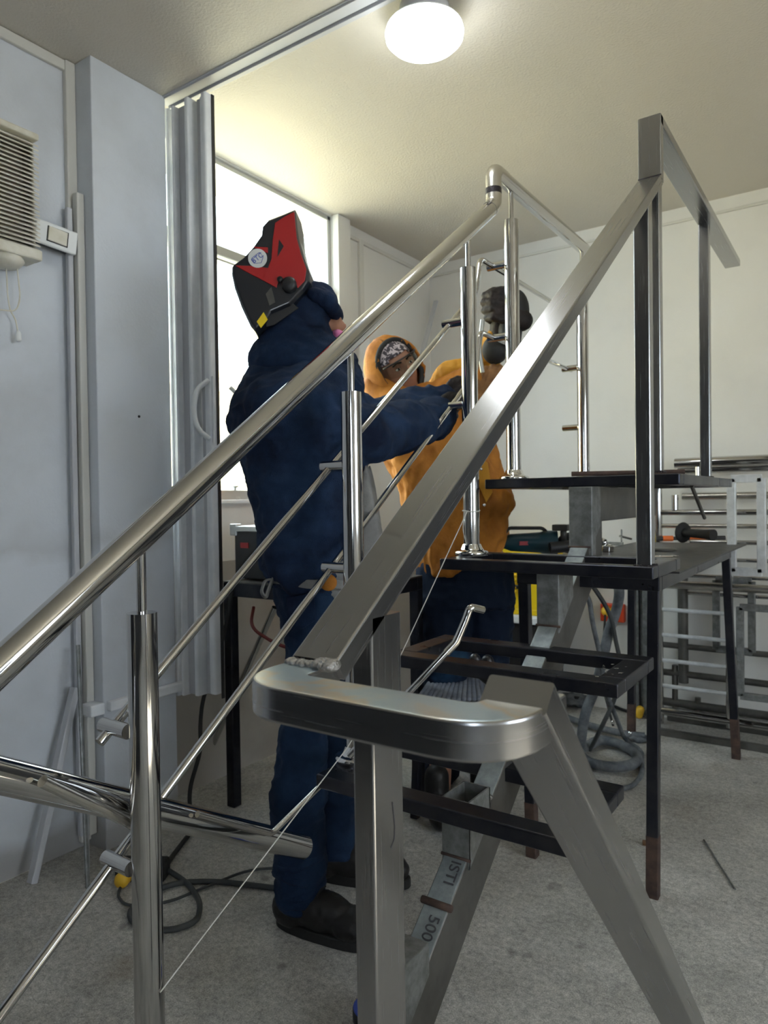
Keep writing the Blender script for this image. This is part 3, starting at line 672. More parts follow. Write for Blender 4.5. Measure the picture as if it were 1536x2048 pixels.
def grinder():
    a = at(1000, 1085, 'z', .96); c = Vector((-.95, 2.62, .945)); d = (Vector((-.80, 2.75, .945))-Vector((-1.02, 2.42, .955))).normalized()
    t = thing('angle_grinder', (-.9, 2.55, .904), 'dark teal angle grinder lying on the workbench', 'grinder')
    a = J(1005, 1085, 2.78); b = J(1142, 1085, 2.74); dd = (b-a)
    tube('motor_body', [a, a+dd*.12, a+dd*.55, a+dd*.62, a+dd*.8], 1, M['teal'], t, 24, radii=[.022, .034, .041, .047, .047])
    bm = bmesh.new(); ell(bm, b+Vector((0, 0, -.002)), [dd.normalized()*.055, Vector((0, 0, .042)), dd.normalized().cross(UZ)*.045]); link('gear_head', bm, M['blkplastic'], t, True)
    P = [J(1008, 1068, 2.74), J(1018, 1056, 2.76), J(1085, 1056, 2.75), J(1100, 1072, 2.74)]
    tube('bail_handle', P, .007, M['blkplastic'], t, 10, rad=.012)
    bm = bmesh.new(); q = a+dd*.22-FH*.040; box(bm, (0, -.003, -.009), (.045, .003, .007), Matrix.Translation(q) @ Matrix.Rotation(YAW, 4, 'Z')); link('red_label', bm, M['redlab'], t, bevel=.001)
    tube('rear_handle', [J(1100, 1096, 2.66), J(1140, 1092, 2.66)], .022, M['blkplastic'], t, 18)
    tube('power_cord', [a, J(985, 1095, 2.8), J(960, 1112, 2.85), J(930, 1150, 2.9), J(925, 1300, 2.9)], .006, M['rubber'], t, 10, rad=.05)
    bm = bmesh.new(); p = J(1123, 1055, 2.70); box(bm, p-Vector((.032, .02, .012)), p+Vector((.03, .02, .012))); link('disc_guard', bm, M['galvd'], t, bevel=.004)
    bm = bmesh.new(); p = J(1127, 1072, 2.70); lathe(bm, [(.012, 0), (.012, .05)], p-Vector((0, 0, .02)), n=14); link('spindle', bm, M['galvd'], t, True)
grinder()
def small_tools():
    z = .904
    # side handle
    t = thing('grinder_side_handle', at(1390, 1084, 'z', z), 'black ribbed side handle with a flange lying on the bench', 'tool handle')
    a = J(1366, 1065, 2.92); b = J(1427, 1070, 2.78); r = .020
    d = (b-a)
    tube('grip', [a, a+d*.25, a+d*.7, b], 1, M['rubber'], t, 24, radii=[.019, .017, .019, .0225])
    bm = bmesh.new(); lathe(bm, [(.020, -.006), (.040, -.005), (.043, .0), (.040, .006), (.020, .010)], a, d, 28); link('flange', bm, M['rubber'], t, True)
    # welding torch
    t = thing('welding_torch', at(1340, 1078, 'z', z), 'slim orange and black torch lying at the back of the bench', 'torch')
    p0, p1 = at(1313, 1077, 'z', z+.014), at(1450, 1076, 'z', z+.014); d = p1-p0
    tube('torch_body', [p0, p0+d*.2], .012, M['blkplastic'], t, 16); tube('orange_collar', [p0+d*.09, p0+d*.24], .0135, M['orangegrip'], t, 16)
    tube('torch_neck', [p0+d*.2, p0+d*.5], .009, M['blkplastic'], t, 14); tube('orange_collar', [p0+d*.48, p0+d*.82], .012, M['orangegrip'], t, 16); tube('torch_cap', [p0+d*.8, p1], .0115, M['blkplastic'], t, 16)
    # disc
    c = at(1322, 1101, 'z', z); bm = bmesh.new(); lathe(bm, [(.055, 0), (.06, .003), (.055, .009), (.02, .011), (.012, .009)], c, n=36)
    tag(link('grinding_disc', bm, M['galvd'], None, True), 'thin grey flap disc lying flat on the bench', 'disc')
    # chrome nut
    t = thing('chrome_nut', at(1215, 1104, 'z', z), 'chrome coupling nut standing on the bench', 'nut'); c = t.location
    bm = bmesh.new(); lathe(bm, [(.024, 0), (.026, .004), (.026, .024), (.020, .030), (.012, .031)], c, n=6); link('hex_body', bm, M['chrome'], t, bevel=.003)
    bm = bmesh.new(); lathe(bm, [(.013, 0), (.015, .02), (.004, .034)], c+Vector((-.005, -.005, .026)), (-.4, -.2, .8), 18); link('cone_tip', bm, M['chrome'], t, True)
    # clamp
    t = thing('bar_clamp', at(1230, 1080, 'z', z), 'small silver bar clamp lying behind the chrome nut', 'clamp')
    a, b = at(1188, 1086, 'z', z+.01), at(1246, 1088, 'z', z+.01); bar('clamp_bar', [a, b], .010, .016, M['galv'], t)
    tube('clamp_screw', [at(1243, 1060, 'z', z+.05), at(1243, 1083, 'z', z+.012)], .004, M['galv'], t, 10); bar('clamp_jaw', [at(1240, 1072, 'z', z+.03), at(1262, 1078, 'z', z+.012)], .012, .009, M['galvd'], t)
    # spanner
    a, b = at(1296, 1113, 'z', z+.005), at(1350, 1113, 'z', z+.005); t = thing('spanner', a, 'short bright spanner lying near the edge of the bench', 'spanner')
    bar('shank', [a, b], .014, .006, M['chrome'], t); bm = bmesh.new(); lathe(bm, [(.012, -.004), (.012, .004)], b, n=20); link('ring_end', bm, M['chrome'], t, bevel=.001)
    # wooden/rubber grip under the landing
    t = thing('rusty_rod', at(1141, 949, 'z', ZT), 'thin rusty rod lying across the top landing frame', 'rod'); tube('rod_shaft', [at(1143, 948, 'z', ZT+.008), at(1143, 948, 'z', ZT+.008)+Vector((.30, .14, 0))], .0075, M['rust'], t, 14)
    t = thing('hanging_rod', at(1388, 980, 'x', -.465), 'short grey rod hanging down under the top landing', 'rod'); a, b = at(1383, 968, 'x', -.465), at(1409, 1036, 'x', -.465); a.z = ZT-TH
    tube('rod_shaft', [a, b], .0062, M['galvd'], t, 12)
small_tools()
# ------------------------------------------------------------------ loose bent bar
def bent_bar():
    P = [J(815, 1388, 1.50), J(912, 1285, 1.505), J(932, 1238, 1.51), J(940, 1214, 1.51), J(966, 1220, 1.53)]
    t = thing('bent_tube', P[0], 'slim bent stainless tube poking up in front of the second open tread', 'tube')
    P = [P[0]+(P[0]-P[1])*1.2]+P
    tube('tube_run', P[:3], .0072, M['polish'], t, 16, rad=.012); tube('joint_sleeve', [P[2]-(P[2]-P[1]).normalized()*.03, P[2], P[2]+(P[3]-P[2]).normalized()*.012], .0088, M['satin'], t, 16, rad=.012)
    tube('tube_end', [P[2], P[3], P[4], P[5]], .0084, M['polish'], t, 16, rad=.012)
bent_bar()
# ------------------------------------------------------------------ tool table with welding machine (left)
def left_table():
    t = thing('tool_table', (-1.7, 2.05, 0), 'black steel table under the window carrying the welding machine', 'table')
    x0, x1, y0, y1, z = -1.955, -1.40, 1.80, 2.30, .83
    bm = bmesh.new(); box(bm, (x0, y0, z-.05), (x1, y0+.035, z)); box(bm, (x0, y1-.035, z-.05), (x1, y1, z)); box(bm, (x0, y0+.035, z-.05), (x0+.035, y1-.035, z)); box(bm, (x1-.035, y0+.035, z-.05), (x1, y1-.035, z)); link('apron', bm, M['black'], t, bevel=.003)
    bm = bmesh.new(); box(bm, (x0, y0, z), (x1, y1, z+.004)); link('table_top', bm, M['galvd'], t)
    for x, y in ((x0, y0), (x1-.038, y0), (x0, y1-.038), (x1-.038, y1-.038)):
        bm = bmesh.new(); box(bm, (x, y, 0), (x+.038, y+.038, z-.05)); link('leg', bm, M['black'], t, bevel=.003)
    w = thing('welding_machine', (-1.85, 2.0, z+.004), 'dark inverter welding machine standing on the black table', 'welding machine')
    a = at(474, 1160, 'y', 1.86); b = at(560, 1160, 'y', 1.86); zt = at(480, 1055, 'y', 1.86).z
    bm = bmesh.new(); box(bm, (a.x, 1.85, z+.01), (b.x, 2.20, zt)); link('casing', bm, M['blkplastic'], w, bevel=.006)
    bm = bmesh.new(); box(bm, (a.x-.012, 1.84, zt-.014), (b.x+.01, 2.21, zt+.006)); box(bm, (a.x-.014, 1.84, zt-.03), (a.x+.02, 1.87, zt+.014)); link('top_rim', bm, M['alu'], w, bevel=.003)
    tube('carry_handle', [(a.x+.03, 2.0, zt+.004), (a.x+.05, 2.0, zt+.022), (b.x-.04, 2.0, zt+.022), (b.x-.02, 2.0, zt+.004)], .008, M['blkplastic'], w, 10, rad=.02)
    for k in range(4):
        bm = bmesh.new(); lathe(bm, [(.016, 0), (.016, .01), (.007, .014)], (a.x-.002, 1.90+.02*k, zt-.05-.045*k), (-1, 0, 0), 16); link('cable_socket', bm, M['galvd'], w, True)
    bm = bmesh.new(); box(bm, (a.x+.035, 1.846, zt-.075), (a.x+.075, 1.8495, zt-.055)); link('red_label', bm, M['redlab'], w)
    for k in range(9):
        bm = bmesh.new(); box(bm, (a.x-.004, 1.89, z+.03+.014*k), (a.x, 2.15, z+.036+.014*k)); link('vent_slot', bm, M['galvd'], w)
    c = tube('red_welding_cable', [(-1.84, 1.84, .74), (-1.80, 1.78, .68), (-1.66, 1.79, .62), (-1.5, 1.86, .60), (-1.42, 2.1, .72)], .006, M['redcable'], None, 10, rad=.1); tag(c, 'dark red cable sagging below the black table', 'cable')
    a, b = at(545, 1222, 'y', 1.84), at(492, 1345, 'y', 1.84)
    a = at(550, 1215, 'y', 1.95); f = at(492, 1345, 'y', 1.95); d = (f-a).normalized(); e = a+d*(a.z/-d.z)
    o = tube('leaning_tube', [a, e+Vector((0, 0, .01))], .012, M['polish'], None, 14); tag(o, 'bright stainless tube leaning diagonally under the black table', 'tube')
    o = tube('supply_cable', [at(466, 1160, 'y', 1.80), at(459, 1220, 'y', 1.785), at(440, 1300, 'y', 1.77), at(405, 1400, 'y', 1.75), at(400, 1450, 'y', 1.72), at(402, 1500, 'y', 1.7), at(375, 1590, 'y', 1.66), (-1.9, 1.60, .012), (-1.8, 1.42, .012), (-1.75, 1.36, .02)], .0075, M['rubber'], None, 10, rad=.1)
    tag(o, 'thick black cable hanging from the welding machine down to the floor', 'cable')
left_table()
# ------------------------------------------------------------------ bars leaning in the left corner
def leaners():
    def L(nm_, lab, px0, py0, x0, y0, w, h, m):
        top = at(px0, py0, 'x', x0); bot = Vector((x0+y0[0], y0[1], .0)); o = bar(nm_, [bot, top], w, h, M[m], None, up=(0, 1, 0)); tag(o, lab, 'metal bar')
    L('flat_bar', 'wide pale bar leaning against the left wall, its top to the right', 150, 1375, XL+.045, (.035, 1.115), .030, .020, 'pvcgrey')
    L('thin_angle_bar', 'thinnest bright bar in the left corner, topmost of the leaning bars', 156, 1290, XL+.075, (.17, 1.19), .009, .012, 'galv')
    L('angle_bar', 'dull grey bar leaning in the left corner close to the column', 172, 1560, XL+.07, (.10, 1.235), .014, .014, 'alu')
leaners()
# extension socket and cord by the left post
def extension():
    t = thing('extension_socket', (-1.80, 1.30, 0), 'black extension socket on the floor behind the nearest post', 'socket block')
    bm = bmesh.new(); T = Matrix.Translation((-1.79, 1.31, .03)) @ Matrix.Rotation(.55, 4, 'Z'); box(bm, (-.075, -.03, -.028), (.075, .03, .028), T); link('socket_body', bm, M['rubber'], t, bevel=.01, seg=3)
    T = Matrix.Translation((-1.80, 1.265, .03)) @ Matrix.Rotation(.55, 4, 'Z')
    bm = bmesh.new(); lathe(bm, [(.012, -.02), (.02, -.015), (.022, .01), (.016, .02)], at(246, 1758, 'z', .028), (.4, -1, 0), 18); link('yellow_plug', bm, M['plug'], t, True)
    pts = [at(243, 1770, 'z', .015), at(235, 1790, 'z', .008), at(250, 1812, 'z', .008), at(330, 1808, 'z', .008), at(420, 1770, 'z', .008), at(500, 1738, 'z', .008), at(600, 1735, 'z', .008)]
    tube('plug_cable', pts, .0042, M['cable'], t, 10, rad=.06)
    pts = [at(335, 1740, 'z', .02), at(375, 1765, 'z', .01), at(402, 1805, 'z', .01), at(395, 1842, 'z', .01), at(350, 1860, 'z', .01), at(290, 1860, 'z', .01), at(250, 1830, 'z', .01), at(290, 1790, 'z', .01), at(350, 1765, 'z', .01), at(430, 1762, 'z', .01), at(545, 1775, 'z', .01), at(640, 1790, 'z', .01)]
    tube('main_cable', pts, .0078, M['cable'], t, 12, rad=.08)
extension()
bm = bmesh.new(); lathe(bm, [(.0045, 0), (.004, .002), (.001, .003)], at(278, 833, 'x', -2.03), (1, 0, 0), 12); tag(link('nail_hole', bm, M['socket'], None, True), 'tiny black nail hole in the white wall column', 'nail')  # small raised dark disc standing for the hole
# ------------------------------------------------------------------ things near the back
def back_things():
    y = 3.45
    t = thing('yellow_case', at(1030, 1220, 'y', y), 'bright yellow plastic toolbox behind the orange jacketed worker', 'toolbox')
    a, b = at(958, 1222, 'y', y), at(1092, 1085, 'y', y)
    bm = bmesh.new(); box(bm, (a.x, y, a.z), (b.x, y+.25, b.z)); link('box_body', bm, M['yellow'], t, bevel=.012, seg=3)
    for k in range(5):
        bm = bmesh.new(); p = at(1026, 1150+8*k, 'y', y-.004); box(bm, (p.x-.022, y-.016, p.z-.006), (p.x+.022, y, p.z+.004)); link('rib', bm, M['yellow'], t, bevel=.003)
    bm = bmesh.new(); p = at(1020, 1173, 'y', y-.004); box(bm, (a.x+.02, y-.012, p.z-.010), (b.x-.15, y, p.z+.010)); link('latch', bm, M['blkplastic'], t, bevel=.003)
    bm = bmesh.new(); box(bm, (a.x+.01, y-.006, a.z), (b.x-.01, y, a.z+.03)); link('lower_lip', bm, M['yellow'], t, bevel=.003)
    g = thing('grey_cart', (a.x+.2, y, 0), 'low pale grey cart supporting the yellow box', 'cart')
    bm = bmesh.new(); box(bm, (a.x-.03, y-.03, a.z-.045), (b.x+.03, y+.27, a.z)); link('shelf', bm, M['white'], g, bevel=.01)
    bm = bmesh.new(); box(bm, (a.x, y, .09), (b.x, y+.24, a.z-.045)); link('motor_housing', bm, M['blkplastic'], g, bevel=.01)
    for sx in (a.x+.02, b.x-.02):
        bm = bmesh.new(); lathe(bm, [(.05, -.015), (.05, .015)], (sx, y+.03, .05), (1, 0, 0), 24); link('wheel', bm, M['rubber'], g, True)
    # outlet with plug on the back wall
    t = thing('red_wall_outlet', at(1228, 1224, 'y', YB), 'red wall outlet box with a yellow plug on the back wall', 'outlet'); a, b = at(1205, 1240, 'y', YB), at(1252, 1208, 'y', YB)
    bm = bmesh.new(); box(bm, (a.x, YB-.04, a.z), (b.x, YB, b.z)); link('outlet_box', bm, M['outlet'], t, bevel=.006)
    c = at(1213, 1222, 'y', YB-.06); bm = bmesh.new(); lathe(bm, [(.026, 0), (.026, .03), (.015, .05)], (c.x, YB-.04, c.z), (0, -1, 0), 18); link('plug', bm, M['plug'], t, True)
    o = tube('thin_cable', [(c.x, YB-.08, c.z), (c.x, YB-.10, c.z-.1), (c.x-.02, YB-.12, .2), (c.x+.1, YB-.3, .01)], .006, M['rubber'], None, 10, rad=.06); tag(o, 'thin black cable dropping from the red outlet to the floor', 'cable')
    # grey hose hanging from bench and coiled on floor
    yy = 3.15
    P = [J(1232, 1150, 2.9), J(1240, 1185, 2.9), J(1232, 1225, 2.95), J(1218, 1260, 2.95), J(1205, 1320, 2.95), J(1190, 1380, 3.0), J(1172, 1420, 3.0), J(1165, 1455, 3.0), at(1160, 1500, 'z', .03)]
    c = [at(1165, 1488, 'z', .03), at(1200, 1478, 'z', .03), at(1240, 1488, 'z', .03), at(1276, 1508, 'z', .03), at(1272, 1528, 'z', .03), at(1230, 1536, 'z', .03), at(1175, 1526, 'z', .03), at(1158, 1505, 'z', .04)]
    o = tube('wrapped_hose', P+[p for p in c[1:]], .021, M['hose'], None, 16, rad=.08); tag(o, 'thick dusty grey hose hanging under the bench and coiled on the floor', 'hose')
    wr = [J(1236, 1150, 2.82), J(1236, 1300, 2.84), J(1248, 1330, 2.84)]
    o = tube('welding_cable', [J(1168, 1150, 2.9), J(1195, 1185, 2.9), J(1222, 1230, 2.9), J(1233, 1290, 2.92), J(1243, 1330, 2.92), J(1230, 1400, 2.95), J(1205, 1450, 2.95), at(1180, 1500, 'z', .02)], .009, M['cable'], None, 12, rad=.08); tag(o, 'slim dark cable crossing the grey hose under the bench', 'cable')
    o = tube('earth_cable', [J(1130, 1150, 2.7), J(1178, 1190, 2.75), J(1184, 1240, 2.75), J(1200, 1310, 2.8), J(1210, 1380, 2.85), at(1250, 1480, 'z', .02), at(1283, 1500, 'z', .012), at(1285, 1550, 'z', .012), at(1262, 1575, 'z', .012), at(1215, 1580, 'z', .012), at(1150, 1560, 'z', .012)], .0095, M['hose'], None, 12, rad=.06); tag(o, 'grey cable looping around the front leg of the bench', 'cable')
    o = tube('black_hose', [at(1120, 1430, 'z', .05), at(1160, 1445, 'z', .03), at(1205, 1458, 'z', .03), at(1250, 1468, 'z', .03), at(1290, 1472, 'z', .03)], .016, M['hose'], None, 12, rad=.08); tag(o, 'short straight dusty hose lying across the coiled hose', 'hose')
    o = tube('yellow_ended_cable', [at(1150, 1395, 'z', .06), at(1200, 1400, 'z', .02), at(1245, 1420, 'z', .02), at(1272, 1426, 'z', .025)], .008, M['rubber'], None, 10, rad=.06); tag(o, 'black cable on the floor ending in a yellow connector', 'cable')
    c = at(1279, 1424, 'z', .03); bm = bmesh.new(); lathe(bm, [(.016, -.03), (.022, -.02), (.020, .02), (.012, .03)], c, (.3, .1, 1), 16); k = link('yellow_connector', bm, M['plug'], o, True); k.matrix_parent_inverse = Matrix.Identity(4)
    for i, (px, py) in enumerate(((1226, 1444), (1260, 1466))):
        c = at(px, py, 'z', .04); bm = bmesh.new(); bmesh.ops.create_uvsphere(bm, u_segments=14, v_segments=8, radius=.010, matrix=Matrix.Translation(c)); 
        o = link('bolt_head', bm, M['chrome'], None, True); tag(o, 'shiny bolt head glinting among the hoses, ' + ('left of the two' if i == 0 else 'right of the two'), 'bolt', 'bolts among the hoses')
    # pile of dark rags / offcuts under the bench
    for i, (px, py, s, lab) in enumerate(((1150, 1400, .09, 'grey crumpled rag on the floor under the bench'), (1275, 1475, .05, 'small grey rag against the front leg of the bench'))):
        c = at(px, py, 'z', s*.35); bm = bmesh.new(); ell(bm, c, [Vector((s, 0, 0)), Vector((0, s*.8, 0)), Vector((0, 0, s*.35))]); o = rem('rag', bm, M['hose'], None, .006, 1, (.014, 22)); tag(o, lab, 'rag')
    # two floor bits
    p = at(1285, 1685, 'z', .008); o = tube('pipe_offcut', [p, p+Vector((.045, .01, 0))], .009, M['wood'], None, 14); tag(o, 'short brown offcut on the floor beside the bench leg', 'offcut')
    a, b = at(1408, 1680, 'z', .004), at(1470, 1778, 'z', .004); o = tube('filler_rod', [a, b], .0028, M['galv'], None, 8); tag(o, 'thin bright filler rod lying on the concrete at the right', 'rod')
    # vertical galvanized channel leaning on the back wall
    a = at(1283, 1140, 'y', YB-.03); bm = bmesh.new(); box(bm, (a.x-.035, YB-.04, 0), (a.x-.015, YB, a.z+.1)); box(bm, (a.x-.012, YB-.02, 0), (a.x+.002, YB, a.z+.1)); box(bm, (a.x+.004, YB-.04, 0), (a.x+.035, YB, a.z+.1))
    tag(link('steel_channel', bm, M['galv'], None, bevel=.003), 'upright galvanized channel leaning on the wall beside the red outlet', 'channel')
    # blue tin
    c = at(742, 2012, 'z', .03); c.z = 0; t = thing('round_tin', c, 'blue and white round tin on the floor behind the newel post', 'tin')
    bm = bmesh.new(); lathe(bm, [(.038, 0), (.040, .003), (.040, .026)], c, n=36); link('tin_body', bm, M['blkplastic'], t, True)
    bm = bmesh.new(); lathe(bm, [(.0385, .026), (.0385, .031)], c, n=36); link('tin_lid', bm, M['blue'], t, bevel=.001)
    bm = bmesh.new(); plate(bm, [c+Vector((x, y, .0312)) for x, y in ((-.034, .004), (-.020, .028), (.03, .02), (.034, .008))], (0, 0, .0006)); link('white_print', bm, M['white'], t)
    # folding wooden strips high in the corner
    p, q = at(876, 604, 'y', YB-.02), at(838, 690, 'x', XLB+.06)
    o = bar('leaning_lath', [at(872, 602, 'y', YB-.02), Vector((-2.12, 3.40, 1.75)), Vector((-2.12, 3.15, 1.45))], .028, .012, M['pvcgrey'], None); tag(o, 'narrow grey lath leaning in the far corner above the hooded worker', 'lath')
back_things()
# ------------------------------------------------------------------ stool with woven seat
def stool():
    z = .42; t = thing('stool', (-1.27, 2.3, 0), 'low stool with a grey woven seat under the second open tread', 'stool')
    a = at(828, 1398, 'z', z); b = at(872, 1338, 'z', z); c = at(975, 1350, 'z', z); d = at(995, 1392, 'z', z)
    a, b, c, d = [Vector(p) for p in (a, b, c, d)]
    bm = bmesh.new(); plate(bm, [a-Vector((0, 0, .012)), b-Vector((0, 0, .012)), c-Vector((0, 0, .012)), d-Vector((0, 0, .012))], (0, 0, -.03)); link('seat_frame', bm, M['blkplastic'], t, bevel=.006)
    bm = bmesh.new(); n = 16; m_ = 22
    for i in range(n):
        for j in range(m_):
            u, v = (i+.5)/n, (j+.5)/m_; p = (a*(1-u)+d*u)*(1-v)+(b*(1-u)+c*u)*v; e = ((d-a)/n*.56); f = ((b-a)/m_*.62)
            ell(bm, p-Vector((0, 0, .010)), [e*1.05, f, Vector((0, 0, .009))], 8)
    link('woven_seat', bm, M['woven'], t, True)
    cen = (a+b+c+d)/4
    for p in (a, b, c, d):
        q = cen+(p-cen)*.9; bm = bmesh.new(); sweep(bm, [(q.x+(q-cen).x*.12, q.y+(q-cen).y*.12, 0), (q.x, q.y, z-.04)], rect(.028, .028, .003), (0, 1, 0)); link('leg', bm, M['black'], t)
stool()
# small offcut pile and black clamp under tread B
def clamp():
    a = J(955, 1335, 1.95); b = J(985, 1400, 1.95); t = thing('spring_clamp', a, 'black plastic spring clamp hanging below the second open tread', 'clamp')
    bm = bmesh.new(); cap_chain(bm, [J(950, 1318, 1.94), J(960, 1345, 1.94), J(985, 1372, 1.94)], [.016, .016, .010]); rem('jaw', bm, M['blkplastic'], t, .005, 1)
    bm = bmesh.new(); cap_chain(bm, [J(975, 1322, 1.95), J(985, 1360, 1.95), J(982, 1400, 1.95)], [.018, .017, .012]); rem('clamp_grip', bm, M['blkplastic'], t, .005, 1)
clamp()
# ------------------------------------------------------------------ railing frames stored at the back
def rack():
    def F(lab, y, tubes, name='railing_frame'):
        t = thing(name, at(1400, 1450, 'y', y), lab, 'railing frame', None)
        for (pn, x0, y0, x1, y1, r, m) in tubes:
            a, b = at(x0, y0, 'y', y), at(x1, y1, 'y', y)
            if abs(a.x-b.x) > abs(a.z-b.z)*2: zz = (a.z+b.z)/2; a.z = b.z = zz
            elif abs(a.z-b.z) > abs(a.x-b.x)*3: xx = (a.x+b.x)/2; a.x = b.x = xx
            tube(pn, [a, b], r, M[m], t, 14)
        return t
    # horizontal tubes are drawn level in the place; ends given where they show
    hor = lambda nme, x0, x1, yl, r, m='polish', sl=.085: (nme, x0, yl, x1, yl+(x1-x0)*0, r, m)
    y = YB-.20
    ladder = [('upright', 1319, 1110, 1319, 1440, .017, 'polish'), ('upright', 1459, 1120, 1459, 1455, .017, 'polish')]
    for py in (1222, 1274, 1326, 1378): ladder.append(('rung', 1317, py-3, 1460, py+5, .0095, 'bright'))
    ladder.append(('top_rail', 1317, 1170, 1600, 1180, .020, 'satin')); ladder.append(('bottom_rail', 1317, 1432, 1620, 1452, .020, 'polish'))
    F('stainless ladder like frame with four bright rungs, front of the stack at the back wall', y, ladder)
    y = YB-.12
    F('stainless frame with tall top tubes, highest in the stack at the back wall', y,
      [('top_rail', 1350, 925, 1640, 917, .024, 'polish'), ('middle_rail', 1318, 1025, 1640, 1024, .014, 'polish'), ('upright', 1318, 935, 1318, 1445, .019, 'polish'), ('upright', 1350, 990, 1350, 1020, .016, 'polish'),
       ('stem', 1395, 930, 1395, 952, .012, 'polish'), ('rung', 1318, 1053, 1640, 1052, .011, 'satin'), ('rung', 1380, 1085, 1640, 1086, .011, 'polish'), ('rung', 1417, 1121, 1640, 1123, .0095, 'polish'), ('rung', 1375, 1155, 1640, 1158, .0095, 'polish'), ('rung', 1375, 1190, 1640, 1196, .0095, 'polish')])
    y = YB-.07
    F('dull steel frame with dark uprights, rearmost in the stack at the back wall', y,
      [('upright', 1366, 1130, 1366, 1365, .024, 'galvd'), ('rail', 1315, 1300, 1640, 1306, .014, 'galvd'), ('rail', 1315, 1355, 1640, 1366, .016, 'galvd'), ('lower_rail', 1315, 1415, 1640, 1430, .020, 'galvd'), ('second_top_rail', 1350, 938, 1640, 934, .020, 'polish'), ('rail', 1365, 992, 1640, 990, .018, 'satin'), ('stub', 1350, 1330, 1350, 1425, .014, 'galvd'), ('stub', 1396, 1395, 1396, 1440, .014, 'galvd')])
    def rectf(lab, y, x0, y0, x1, y1, r, m):
        t = thing('small_gate_frame', at((x0+x1)/2, y1, 'y', y), lab, 'frame'); a, b = at(x0, y0, 'y', y), at(x1, y1, 'y', y)
        P = [Vector((a.x, y, a.z)), Vector((b.x, y, a.z)), Vector((b.x, y, b.z)), Vector((a.x, y, b.z))]
        for i, nme in enumerate(('top_tube', 'side_tube', 'bottom_tube', 'side_tube')): bar(nme, [P[i], P[(i+1) % 4]], r*2, r*2, M[m], t, up=(0, 1, 0))
    rectf('bright small rectangular frame leaning behind the far bench leg, upper of three', YB-.27, 1463, 958, 1524, 1145, .018, 'bright')
    rectf('dark small rectangular frame in the middle of the stacked frames', YB-.16, 1432, 1160, 1504, 1304, .015, 'galv')
    rectf('grey small rectangular frame, lowest at the right edge of the stack', YB-.24, 1480, 1214, 1550, 1400, .015, 'galv')
    bm = bmesh.new(); a = at(1315, 1425, 'y', YB-.24)
    box(bm, (a.x, YB-.30, 0), (XR-1.2, YB-.27, .03)); box(bm, (a.x, YB-.05, 0), (XR-1.2, YB-.01, .06)); tag(link('floor_rail', bm, M['galvd'], None, bevel=.003), 'low dark steel rails on the floor carrying the stacked frames', 'rail')
rack()
# ------------------------------------------------------------------ people
def basis(fwd, up):
    f = Vector(fwd).normalized(); u = Vector(up); u = (u-f*u.dot(f)).normalized(); s = f.cross(u); return s, u, f   # s = person's right
def hand(name, parent, wrist, fdir, palmn, m, L=.19, curl=(.5, .7, .5), side=1, vox=.004, spread=.10, th=1.0):
    """fdir: towards the fingertips, palmn: out of the palm, side: +1 thumb along +s"""
    f = Vector(fdir).normalized(); n = Vector(palmn); n = (n-f*n.dot(f)).normalized(); s = f.cross(n)*side; w = Vector(wrist); k = L/.19
    bm = bmesh.new()
    ell(bm, w+f*.045*k, [f*.058*k, s*.042*k*th, n*.019*k*th]); cap_chain(bm, [w-f*.03*k, w+f*.02*k], [.029*k, .030*k])
    for off, ln, r in ((.030, .072, .0098), (.010, .082, .0102), (-.011, .076, .0096), (-.031, .058, .0086)):
        p = w+f*.085*k+s*off*k; pts = [w+f*.05*k+s*off*.8*k, p]; a = 0; d0 = (f+s*off*spread*20*.1).normalized(); rs = [r*k*1.1*th, r*k*1.08*th]
        for c, seg in zip(curl, (.42, .32, .26)):
            a += c; d = d0*math.cos(a)+n*math.sin(a); p = p+d*ln*seg*k; pts.append(p); rs.append(rs[-1]*.93)
        cap_chain(bm, pts, rs, 10)
    p0 = w+f*.02*k+s*.028*k; p1 = p0+(f*.55+s*.7+n*.45).normalized()*.036*k; p2 = p1+(f*.75+s*.25+n*.6).normalized()*.03*k; p3 = p2+(f*.7-s*.1+n*.7).normalized()*.024*k
    cap_chain(bm, [p0, p1, p2, p3], [.0150*k*th, .0125*k*th, .0112*k*th, .0095*k*th], 10)
    if parent is None: return bm
    return rem(name, bm, m, parent, vox, 1, (.0025, 60) if m.name.endswith('glove') or 'glove' in m.name else None)
def fist(name, parent, c, m, k=1.0, a=None, b=None, o=None):
    """gloved hand closed round an upright bar: a = towards the knuckles, b = up, o = out of the back of the hand"""
    a = (a or -RH).normalized(); b = (b or UZ).normalized(); o = (o or -FH).normalized(); c = Vector(c); bm = bmesh.new()
    ell(bm, c-a*.030*k, [a*.044*k, b*.047*k, o*.026*k]); cap_chain(bm, [c-a*.07*k-b*.02*k, c-a*.03*k], [.032*k, .034*k])
    for i, ln in enumerate((.95, 1.06, 1.0, .82)):
        q = b*(.034-.0225*i)*k; p = [c-a*.012*k+q+o*.010*k, c+a*.026*k*ln+q+o*.014*k, c+a*.046*k*ln+q-o*.012*k, c+a*.026*k*ln+q-o*.032*k]
        cap_chain(bm, p, [.0135*k, .0132*k, .0125*k, .0115*k], 12)
    cap_chain(bm, [c-a*.035*k+b*.03*k, c-a*.008*k+b*.052*k+o*.010*k, c+a*.018*k+b*.050*k-o*.004*k, c+a*.034*k+b*.042*k-o*.012*k], [.020*k, .0165*k, .0145*k, .012*k], 12)
    return rem(name, bm, m, parent, .0042, 1, (.0035, 45))
